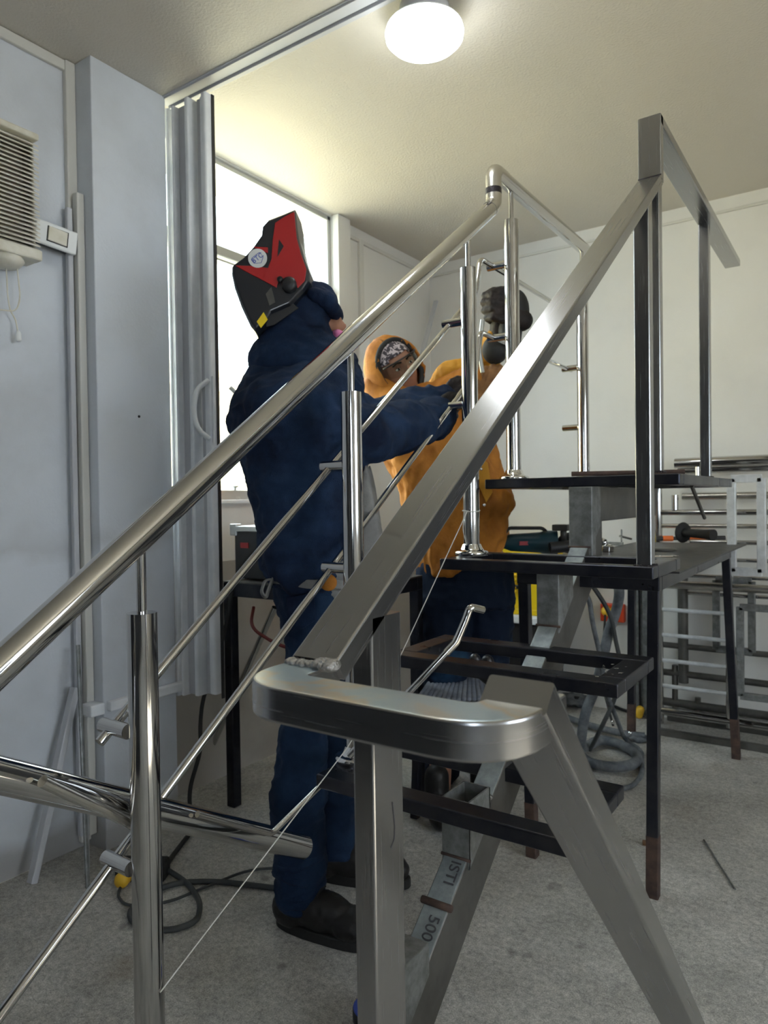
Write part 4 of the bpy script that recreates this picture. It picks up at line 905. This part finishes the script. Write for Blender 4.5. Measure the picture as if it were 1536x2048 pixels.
def head_geo(bm, c, s, u, f, R=.1):
    """a head with brow, nose, lips, chin and ears"""
    me = bmesh.ops.create_uvsphere(bm, u_segments=56, v_segments=40, radius=1)['verts']
    g = lambda x, z, cx, cz, sx, sz: math.exp(-((x-cx)/sx)**2-((z-cz)/sz)**2)
    for v in me:
        x, y, z = v.co   # x right, y forward, z up
        w = .76+.02*z; X = x*w; Y = y*.95; Z = z*1.18
        if z < 0: X *= 1+.22*z; Y *= 1+.06*z
        if y > 0:
            nz = g(x, z, 0, -.10, .13, .20)*.20+g(x, z, 0, -.22, .17, .09)*.14
            br = g(abs(x), z, .28, .18, .25, .08)*.05; ey = -g(abs(x), z, .30, .03, .15, .10)*.10
            lp = g(x, z, 0, -.44, .22, .045)*.06+g(x, z, 0, -.53, .18, .045)*.05-g(x, z, 0, -.485, .25, .02)*.03; ch = g(x, z, 0, -.80, .25, .16)*.13
            ck = g(abs(x), z, .48, -.18, .22, .22)*.04
            Y += (nz+br+ey+lp+ch+ck)*min(1, y*3)
        v.co = Vector(c)+(Vector(s)*X+Vector(f)*Y+Vector(u)*Z)*R
    for k in (-1, 1): ell(bm, Vector(c)+(s*k*.76-u*.02-f*.05)*R, [s*.07*R, (u*.95-f*.3).normalized()*.27*R, f*.15*R], 14)
def worker_blue():
    t = thing('person', at(640, 1870, 'z', 0), 'person in navy denim hood and jacket with red and black welding mask tipped up', 'person')
    D = 2.03
    s, u, f = basis(RH*.98-FH*.1+UZ*.1, UZ)
    hc = J(624, 650, D+.02)
    nshould, nelb, nwr = J(560, 818, D-.15), J(728, 872, D-.04), J(868, 838, 2.30)
    fshould, felb, fwr = J(615, 800, D+.16), J(745, 850, D+.24), J(880, 800, 2.45)
    nhip, nknee, nank = J(618, 1160, D-.10), J(612, 1440, 1.93), J(598, 1765, 1.86)
    fhip, fknee, fank = J(640, 1160, D+.08), J(690, 1420, D+.08), J(672, 1695, 2.10)
    pel, ch, nk = J(625, 1130, D), J(595, 870, D), J(615, 735, D)
    bm = bmesh.new(); head_geo(bm, hc, s, u, f, .086)
    cap_chain(bm, [hc-u*.07, nk], [.055, .06]); cap_chain(bm, [nk, ch, pel], [.07, .125, .125]); cap_chain(bm, [nshould, nelb, nwr], [.05, .042, .028]); cap_chain(bm, [fshould, felb, fwr], [.05, .042, .028]); cap_chain(bm, [nshould, ch, fshould], [.05, .12, .05])
    cap_chain(bm, [nhip, nknee, nank+Vector((0, 0, -.03))], [.055, .042, .034]); cap_chain(bm, [fhip, fknee, fank], [.055, .042, .034])
    for w in (nwr, fwr):
        fd = (w-(nelb if w is nwr else felb)).normalized(); h = hand('h', None, w-fd*.01, fd, (RH*.2-UZ+FH*.2) if w is nwr else -UZ, None, .12, (.7, .9, .7), 1 if w is nwr else -1)
        me = bpy.data.meshes.new('x'); h.to_mesh(me); h.free(); bm.from_mesh(me)
    body = rem('body', bm, M['skin'], t, .0065, 1)
    # jacket
    bm = bmesh.new()
    rings(bm, [(722, 515, 690, .09), (745, 502, 712, .13), (780, 487, 728, .19), (815, 470, 730, .225), (850, 462, 728, .23), (890, 476, 726, .22), (930, 490, 735, .21), (975, 502, 728, .205), (1020, 517, 718, .20), (1060, 527, 710, .20), (1095, 523, 704, .21), (1125, 528, 700, .215), (1150, 538, 695, .21), (1168, 552, 690, .19)], D)
    def arm(sh, el, wr, k=1.0):
        m1 = sh.lerp(el, .5); m2 = el.lerp(wr, .55)
        cap_chain(bm, [sh, m1, el, m2, wr], [.098*k, .092*k, .082*k, .074*k, .066*k], 18)
    arm(nshould, nelb, nwr-(nwr-nelb).normalized()*.0); arm(fshould, felb, fwr, .95)
    rem('denim_jacket', bm, M['denim'], t, .008, 2, (.024, 8.0, (1, 1, 1.35)))
    # cuff and hem band
    fd = (nwr-nelb).normalized(); tube('cuff', [nwr-fd*.012, nwr+fd*.018], .067, M['denim'], t, 28)
    fist('work_glove', t, J(893, 826, 2.31), M['darkglove'], .95, RH*.8+UZ*.6); fist('work_glove', t, J(908, 792, 2.46), M['darkglove'], .95, RH*.8+UZ*.6)
    # hood and collar cape
    bm = bmesh.new()
    rings(bm, [(574, 604, 650, .06), (586, 584, 664, .09), (606, 562, 672, .108), (625, 552, 674, .114), (642, 545, 668, .118), (668, 528, 666, .128), (692, 512, 690, .14), (715, 500, 712, .15), (745, 500, 722, .155), (775, 512, 728, .15), (800, 560, 724, .12)], D+.015)
    rem('denim_hood', bm, M['denim'], t, .007, 2, (.014, 10, (1, 1, 1.8)))
    bm = bmesh.new(); cap_chain(bm, [J(630, 590, D-.10), J(655, 600, D-.085), J(668, 622, D-.04), J(672, 632, D+.05)], [.020, .024, .022, .02]); rem('bandana', bm, M['denim'], t, .006, 1, (.006, 25))
    bm = bmesh.new(); ell(bm, J(676, 676, D-.01), [RH*.022, UZ*.022, FH*.05]); link('pink_respirator', bm, M['pink'], t, True)
    # trousers
    bm = bmesh.new()
    rings(bm, [(1135, 548, 700, .17), (1180, 552, 702, .17), (1225, 562, 706, .165)], D)
    rings(bm, [(1150, 550, 690, .095, 1.95), (1230, 562, 690, .10, 1.95), (1320, 575, 676, .085, 1.94), (1420, 572, 660, .078, 1.93), (1480, 558, 652, .075, 1.92), (1560, 545, 652, .072, 1.90), (1640, 542, 650, .068, 1.88), (1690, 550, 648, .065, 1.87), (1725, 546, 652, .070, 1.865), (1765, 550, 648, .068, 1.86), (1800, 556, 640, .064, 1.85)], D)
    rings(bm, [(1150, 590, 705, .09, 2.12), (1300, 625, 735, .085, 2.12), (1420, 640, 738, .078, 2.12), (1550, 636, 718, .07, 2.11), (1650, 630, 712, .068, 2.10), (1705, 634, 712, .066, 2.09)], D)
    rem('jeans', bm, M['jeans'], t, .0075, 2, (.014, 10, (1, 1, 1.7)))
    # crumpled hem folds
    for py, r, dx in ((1712, .054, 2), (1740, .057, -1), (1768, .056, 2), (1792, .054, 0)):
        c = J(598+dx, py, 1.862); pts = [c+RH*math.cos(a)*(r+.004*math.sin(3*a+py))+FH*math.sin(a)*(r+.004)+UZ*.010*math.sin(2*a+py) for a in [k/28*2*math.pi for k in range(28)]]
        bm = bmesh.new(); sweep(bm, pts, circ(.013, 10), closed=True, mitre=False); link('hem_fold', bm, M['jeans'], t, True)
    # back pocket, apron, tie
    bm = bmesh.new(); P = [J(572, 1195, 1.845), J(628, 1185, 1.83), J(632, 1240, 1.835), J(604, 1258, 1.84), J(576, 1245, 1.848)]; plate(bm, P, -FH*.006); link('back_pocket', bm, M['denim'], t, bevel=.002)
    bm = bmesh.new()
    P = [J(732, 925, D-.11), J(745, 1000, D-.13), J(758, 1060, D-.14), J(768, 1120, D-.14), J(760, 1200, D-.14), J(745, 1280, D-.13), J(706, 1300, D-.13), J(690, 1230, D-.15), J(652, 1180, D-.16), J(660, 1140, D-.17), J(700, 1110, D-.15), J(712, 1000, D-.13)]
    A = [bm.verts.new(p) for p in P]; B = [bm.verts.new(p+FH*.26+RH*.01) for p in P]; nP = len(P); bm.faces.new(A); bm.faces.new(B[::-1])
    for i in range(nP): bm.faces.new((A[i], B[i], B[(i+1) % nP], A[(i+1) % nP]))
    rem('leather_apron', bm, M['grey'], t, .008, 3, (.008, 9))
    P = [J(545, 1158, D-.16), J(580, 1161, D-.20), J(620, 1170, D-.21), J(660, 1166, D-.20), J(700, 1172, D-.17)]
    bm = bmesh.new(); sweep(bm, round_path(P, .05), rect(.005, .024, .002), up=UZ)
    sweep(bm, round_path([J(546, 1158, D-.165), J(530, 1160, D-.17), J(522, 1185, D-.18), J(532, 1197, D-.18), J(538, 1175, D-.175), J(547, 1157, D-.165)], .02), rect(.005, .020, .002), up=FH)
    link('apron_tie', bm, M['grey'], t, True)
    bm = bmesh.new(); c = J(657, 1165, D-.215); lathe(bm, [(.022, 0), (.021, .006), (.012, .009), (.001, .009)], c, -FH, 24); link('orange_patch', bm, M['orange'], t, True)
    # boots
    def bootm(heel, dirv, toez=0, L=.30, nme='work_boot'):
        h = Vector(heel); h.z = 0; d = Vector(dirv).normalized(); sd = d.cross(UZ); b = thing('x', h, 'x', 'x'); bpy.data.objects.remove(b)
        bm = bmesh.new(); ell(bm, h+d*.05+UZ*.055, [d*.062, sd*.042, UZ*.055]); ell(bm, h+d*.13+UZ*.062, [d*.10, sd*.045, UZ*.052]); ell(bm, h+d*.22+UZ*.048, [d*.078, sd*.050, UZ*.042]); cap_chain(bm, [h+d*.06+UZ*.08, h+d*.055+UZ*.15], [.05, .05])
        o = rem(nme, bm, M['boot'], t, .006, 2, (.005, 24))
        bm = bmesh.new(); pts = []
        for a in [k/32*2*math.pi for k in range(32)]:
            x = math.cos(a); pts.append(h+d*(.148+.152*x)+sd*math.sin(a)*(.046+.008*x-.006*(1-abs(x))))
        A = [bm.verts.new(p+UZ*.0) for p in pts]; B = [bm.verts.new(p+UZ*.028) for p in pts]; bm.faces.new(A[::-1]); bm.faces.new(B)
        for i in range(32): bm.faces.new((A[i], A[(i+1) % 32], B[(i+1) % 32], B[i]))
        so = link('boot_sole', bm, M['sole'], None, False, bevel=.004); so.parent = o
        bm = bmesh.new()
        for k in range(4):
            q = h+d*(.11+.022*k)+UZ*(.128-.012*k); sweep(bm, [q-sd*.022, q+UZ*.004, q+sd*.022], circ(.0028, 8))
        lc = link('laces', bm, M['sole'], None, True); lc.parent = o
    bootm(at(556, 1848, 'z', 0), Vector((.96, .20, 0))*1+Vector((0, 0, 0)))
    bootm(at(625, 1752, 'z', 0), Vector((.9, .35, 0)))
    # flipped up mask
    m = bpy.data.objects.new('welding_mask', None); COL.objects.link(m); m.location = Vector((0, 0, 0)); m.parent = t; m.matrix_parent_inverse = Matrix.Translation(-t.location)
    def mp(name, bm, mt, **k):
        o = link(name, bm, mt, None, **k); o.parent = m; return o
    Dm = D-.02; Wd = .115
    out = [(601, 447), (575, 458), (549, 468), (538, 480), (536, 497), (520, 520), (500, 542), (479, 557), (478, 572), (484, 600), (497, 636), (514, 672), (524, 684), (545, 668), (555, 650), (592, 634), (618, 606), (629, 588), (627, 566), (616, 535), (608, 505), (604, 478)]
    cx = sum(p[0] for p in out)/len(out); cy = sum(p[1] for p in out)/len(out)
    bm = bmesh.new(); prev = None; lay = [(-Wd, .93), (-Wd+.012, .985), (-Wd+.035, 1.0), (0, 1.03), (Wd-.035, 1.0), (Wd-.012, .985), (Wd, .93)]
    for w, sc in lay:
        ring = [bm.verts.new(J(cx+(x-cx)*sc, cy+(y-cy)*sc, Dm)+FH*w) for x, y in out]
        if prev:
            for i in range(len(out)): bm.faces.new((prev[i], prev[(i+1) % len(out)], ring[(i+1) % len(out)], ring[i]))
        else: bm.faces.new(ring)
        prev = ring
    bm.faces.new(prev[::-1]); mp('mask_shell', bm, M['maskblk'], smooth=False, bevel=.004, seg=3)
    def pl(name, P, mt, e=.0035, th=.003, sc=.955, bev=.0012):
        bm = bmesh.new(); pts = [J(cx+(x-cx)*sc, cy+(y-cy)*sc, Dm)-FH*(Wd+e-.004) for x, y in P]; plate(bm, pts, -FH*th); return mp(name, bm, M[mt], bevel=bev)
    pl('red_side_panel', [(601, 452), (583, 461), (563, 474), (558, 510), (556, 545), (549, 563), (520, 559), (484, 558), (505, 570), (540, 588), (566, 602), (572, 585), (600, 590), (608, 603), (622, 588), (625, 566), (614, 535), (606, 505)], 'maskred')
    pl('red_side_panel', [(519, 521), (549, 522), (549, 534), (536, 529)], 'maskred')
    pl('black_diamond', [(571, 508), (580, 521), (568, 542)], 'maskblk', .007, .001, .97, 0)
    c = J(590, 596, Dm)-FH*(Wd+.002); bm = bmesh.new(); lathe(bm, [(.020, 0), (.0205, .012), (.014, .018), (.001, .018)], c, -FH, 20); mp('pivot_knob', bm, M['blkplastic'], smooth=True)
    bm = bmesh.new(); lathe(bm, [(.008, 0), (.008, .008)], J(573, 586, Dm)-FH*(Wd+.003), -FH, 14); mp('ratchet_stop', bm, M['blkplastic'], smooth=True)
    c = J(530, 545, Dm)-FH*(Wd+.002); bm = bmesh.new(); lathe(bm, [(.0255, 0), (.0255, .0016), (.001, .0016)], c, -FH, 36); st = mp('round_sticker', bm, M['stick'], smooth=False)
    rx = (RH*.80+UZ*.6).normalized(); tx = text('sticker_print', 'BTC', .019, c-FH*.0022, rx, UZ, M['blue'], None, .0003); tx.parent = st
    bm = bmesh.new(); ry = rx.cross(FH)*-1; ry = (UZ-rx*UZ.dot(rx)).normalized()
    for a, b in (((-.014, -.007), (0, -.016)), ((0, -.016), (.014, -.007)), ((-.014, .008), (-.014, -.007)), ((.014, .008), (.014, -.007)), ((-.014, .009), (.014, .009))):
        sweep(bm, [c-FH*.0022+rx*a[0]+ry*a[1], c-FH*.0022+rx*b[0]+ry*b[1]], rect(.0014, .0008))
    bd = link('sticker_print', bm, M['blue'], None); bd.parent = st
    pl('yellow_tag', [(541, 646), (549, 660), (536, 676), (528, 664)], 'yellow', .004, .001, 1.0, 0)
    pl('pale_tag', [(522, 640), (527, 646), (524, 664), (516, 664), (514, 656)], 'alu', .002, .001, .97, 0)
    pl('headgear_band', [(545, 612), (556, 598), (563, 628), (552, 634)], 'galvd', .004, .002, 1.0)
    pl('headgear_strap', [(545, 644), (596, 628), (606, 636), (560, 668), (545, 672)], 'blkplastic', -.01, .004, 1.0)
    return t
worker_blue()
def worker_orange():
    t = thing('person', at(880, 1580, 'z', 0), 'person in orange leather hood and jacket with clear goggles, arms reaching right', 'person')
    D = 2.82
    hc = J(790, 738, D); up = (UZ*.86-RH*.5).normalized()*1; up = (UZ*.80-RH*.55).normalized()
    s, u, f = basis(-FH*.92+RH*.42-UZ*.05, up)
    sl, sr = J(800, 850, D), J(960, 850, D+.05)     # shoulders
    e1, w1 = J(880, 800, D-.07), J(958, 758, D-.12)
    e2, w2 = J(962, 735, D+.03), J(1003, 668, D-.06)
    pel = J(925, 1120, D); ch = J(895, 900, D); nk = J(820, 800, D)
    hips = (J(880, 1130, D-.03), J(975, 1130, D+.05)); kn = (J(885, 1350, D-.02), J(970, 1350, D+.05)); an = (at(880, 1578, 'z', .08), at(970, 1560, 'z', .08))
    bm = bmesh.new(); head_geo(bm, hc, s, u, f, .105)
    cap_chain(bm, [hc-u*.08, nk, ch, pel], [.055, .06, .14, .13]); cap_chain(bm, [sl, e1, w1], [.055, .042, .03]); cap_chain(bm, [sr, e2, w2], [.055, .042, .03]); cap_chain(bm, [sl, ch, sr], [.06, .12, .06])
    for a, b, c in zip(hips, kn, an): cap_chain(bm, [a, b, c], [.085, .055, .038])
    # hands inside the gloves are part of the same body
    HS = []
    for w, el, n_, sd in ((w1, e1, FH*.1-UZ*.2+RH, 1), (w2, e2, -RH, -1)):
        fd = (w-el).normalized(); HS.append((w, fd, n_, sd)); h = hand('h', None, w-fd*.02, fd, n_, None, .12, (.7, .9, .7), sd); me = bpy.data.meshes.new('x'); h.to_mesh(me); h.free(); bm.from_mesh(me)
    rem('body', bm, M['skin'], t, .007, 1)
    for k in (-1, 1):
        ec = hc+(s*k*.29+u*.02+f*.79)*.105; bm = bmesh.new(); ell(bm, ec, [s*.0115, u*.0055, f*.010], 14); link('eye', bm, M['white'], t, True)
        bm = bmesh.new(); ell(bm, ec+f*.007, [s*.0052, u*.0052, f*.004], 12); link('iris', bm, M['hair'], t, True)
    bm = bmesh.new(); 
    for k in (-1, 1): sweep(bm, [hc+(s*k*.12+u*.20+f*.98)*.105, hc+(s*k*.30+u*.26+f*.93)*.105, hc+(s*k*.45+u*.20+f*.82)*.105], circ(.0035, 8))
    link('eyebrows', bm, M['hair'], t, True)
    # patterned cap under the hood
    bm = bmesh.new(); vs = bmesh.ops.create_uvsphere(bm, u_segments=40, v_segments=30, radius=1)['verts']; kl = []
    for v in vs:
        x, y, z = v.co
        if z < .36-.25*(1-abs(y)) and y > -.1: kl.append(v)
        v.co = hc+(s*x*.83+f*y*1.0+u*z*1.22)*.105
    bmesh.ops.delete(bm, geom=kl, context='VERTS'); bmesh.ops.solidify(bm, geom=bm.faces[:], thickness=.003); link('skull_cap', bm, M['cap'], t, True)
    # goggles
    bm = bmesh.new(); n = 17; A = []
    for i in range(n):
        a = (i/(n-1)-.5)*2.0; q = hc+(s*math.sin(a)*.86+f*(.30+math.cos(a)*.76))*.105
        A.append([bm.verts.new(q+(u*(.30))*.105), bm.verts.new(q+u*(-.20-.10*math.cos(a*2.2)*abs(math.sin(a*2)))*.105)])
    for i in range(n-1): bm.faces.new((A[i][0], A[i+1][0], A[i+1][1], A[i][1]))
    bmesh.ops.solidify(bm, geom=bm.faces[:], thickness=.0015); g = link('goggle_lens', bm, M['lens'], t, True)
    bm = bmesh.new(); pts = [hc+(s*math.sin(a)*.88+f*(.31+math.cos(a)*.77)+u*.31)*.105 for a in [(i/16-.5)*2.1 for i in range(17)]]
    sweep(bm, pts, circ(.0032, 8)); link('goggle_frame', bm, M['blkplastic'], t, True)
    # hood: shell open at the face
    bm = bmesh.new(); vs = bmesh.ops.create_uvsphere(bm, u_segments=48, v_segments=32, radius=1)['verts']
    kill = []
    for v in vs:
        x, y, z = v.co
        if y > .52 and (x/.80)**2+((z+.02)/.84)**2 < .90: kill.append(v)
        k = 1.0+(.10 if z < -.3 else 0)
        v.co = hc+(s*x*1.12*k+f*(y*1.08-.10)+u*(z*1.28+.02))*.105
    bmesh.ops.delete(bm, geom=kill, context='VERTS')
    bmesh.ops.solidify(bm, geom=bm.faces[:], thickness=.006)
    o = link('leather_hood', bm, M['orange'], t, True); wrinkle(o.data, .008, 14)
    bm = bmesh.new(); pts = [hc+(s*math.cos(a)*.86+u*(math.sin(a)*.93-.01)*1.15+f*(.50-.12*math.cos(a)**2))*.105 for a in [k/40*2*math.pi for k in range(40)]]
    sweep(bm, pts, circ(.011, 12), closed=True, mitre=False); link('hood_piping', bm, M['rubber'], t, True)
    bm = bmesh.new(); pts = [hc+(f*(math.cos(a)*1.09-.10)+u*(math.sin(a)*1.30+.02)+s*.1)*.105 for a in [math.radians(60+k*12) for k in range(12)]]
    sweep(bm, pts, circ(.003, 8)); link('hood_seam', bm, M['tan'], t, True)
    bm = bmesh.new(); cap_chain(bm, [J(762, 770, D+.02), J(790, 810, D), J(835, 840, D)], [.075, .09, .11], 18); rem('hood_cape', bm, M['orange'], t, .008, 3, (.010, 12))
    # jacket
    bm = bmesh.new()
    rings(bm, [(805, 790, 880, .10), (835, 770, 960, .15), (870, 764, 985, .17), (910, 768, 992, .175), (950, 785, 1000, .175), (985, 800, 1016, .175), (1010, 806, 1028, .17), (1035, 815, 1012, .165), (1070, 825, 1014, .17), (1100, 832, 1000, .17), (1130, 836, 975, .165), (1144, 840, 935, .15)], D, p=2.2)
    rem('leather_jacket', bm, M['orange'], t, .0085, 2, (.025, 10, (1, 1, .65)))
    bm = bmesh.new(); c1 = w1-(w1-e1).normalized()*.02; cap_chain(bm, [sl+Vector((0, 0, .0)), J(845, 815, D-.04), e1, c1], [.085, .085, .080, .068], 18); rem('sleeve', bm, M['tan'] if False else M['orange'], t, .007, 2, (.016, 13))
    bm = bmesh.new(); cap_chain(bm, [J(880, 800, D+.12), J(900, 752, D+.10), e2, w2-(w2-e2).normalized()*.03], [.08, .062, .058, .052], 18); rem('sleeve', bm, M['yelleather'], t, .007, 2, (.012, 14))
    bm = bmesh.new(); p = J(963, 985, D-.18)
    for px, py in ((962, 938), (968, 1010)): lathe(bm, [(.006, 0), (.007, .003), (.003, .005)], J(px, py, D-.178), -FH, 14)
    link('snap_button', bm, M['chrome'], t, True)
    bm = bmesh.new(); P = [J(948, 915, D-.175), J(975, 925, D-.172), J(985, 985, D-.17), J(972, 1005, D-.17), J(952, 960, D-.175)]; plate(bm, P, -FH*.006); link('pocket_flap', bm, M['yelleather'], t, bevel=.002)
    # gloves
    for (w, fd, n_, sd), mt, L, k in zip(HS, ('tan', 'darkglove'), (.20, .22), (0, 1)):
        if k == 1: fist('work_glove', t, J(1000, 618, 2.70), M[mt], 1.25, (-RH+UZ*.25)); tube('glove_cuff', [J(1005, 668, 2.76), J(1003, 655, 2.75), J(1003, 632, 2.72)], 1, M[mt], t, 24, radii=[.052, .046, .042])
        else: fist('work_glove', t, J(985, 762, 2.66), M[mt], 1.15, (UZ*.9+RH*.3), -RH); tube('glove_cuff', [w-fd*.07, w-fd*.02, w+fd*.03], 1, M[mt], t, 24, radii=[.060, .050, .042])
    # jeans
    bm = bmesh.new(); rings(bm, [(1120, 832, 1020, .15), (1160, 832, 1026, .16), (1210, 834, 1028, .155)], D)
    rings(bm, [(1190, 834, 938, .10, D-.03), (1260, 842, 940, .095, D-.03), (1320, 848, 938, .085, D-.03), (1420, 848, 925, .075, D-.02), (1555, 850, 915, .065, D-.01)], D)
    rings(bm, [(1190, 925, 1028, .10, D+.06), (1260, 930, 1026, .095, D+.06), (1320, 935, 1018, .085, D+.06), (1420, 935, 1010, .075, D+.05), (1545, 938, 1000, .065, D+.05)], D)
    rem('jeans', bm, M['jeansd'], t, .0085, 2, (.016, 10))
    for a in an:
        h = Vector((a.x, a.y, 0))-Vector((.03, -.02, 0)); d = Vector((.55, -.75, 0)).normalized(); sd = d.cross(UZ); bm = bmesh.new(); ell(bm, h+d*.04+UZ*.05, [d*.07, sd*.042, UZ*.05]); ell(bm, h+d*.15+UZ*.045, [d*.10, sd*.045, UZ*.045]); cap_chain(bm, [h+d*.05+UZ*.06, h+d*.045+UZ*.13], [.045, .045]); rem('work_boot', bm, M['boot'], t, .007, 2)
    return t
worker_orange()
def torch():
    D = 2.72
    t = thing('hanging_handheld_torch', J(1000, 600, D), 'black handheld tool gripped by the dark glove between the two upper posts', 'tool')
    bm = bmesh.new(); ell(bm, J(1030, 622, D), [RH*.055, UZ*.085, FH*.06]); cap_chain(bm, [J(1020, 650, D), J(1020, 700, D)], [.05, .04]); link('tool_body', bm, M['blkplastic'], t, True) if False else rem('tool_body', bm, M['rubber'], t, .006, 3)
    tube('tool_neck', [J(965, 640, D-.14), J(958, 700, D-.14), J(965, 745, D-.14)], .008, M['alu'], t, 12, rad=.03)
    bm = bmesh.new(); ell(bm, J(990, 700, D-.05), [RH*.05, UZ*.055, FH*.05]); rem('tool_motor', bm, M['rubber'], t, .006, 3)
torch()
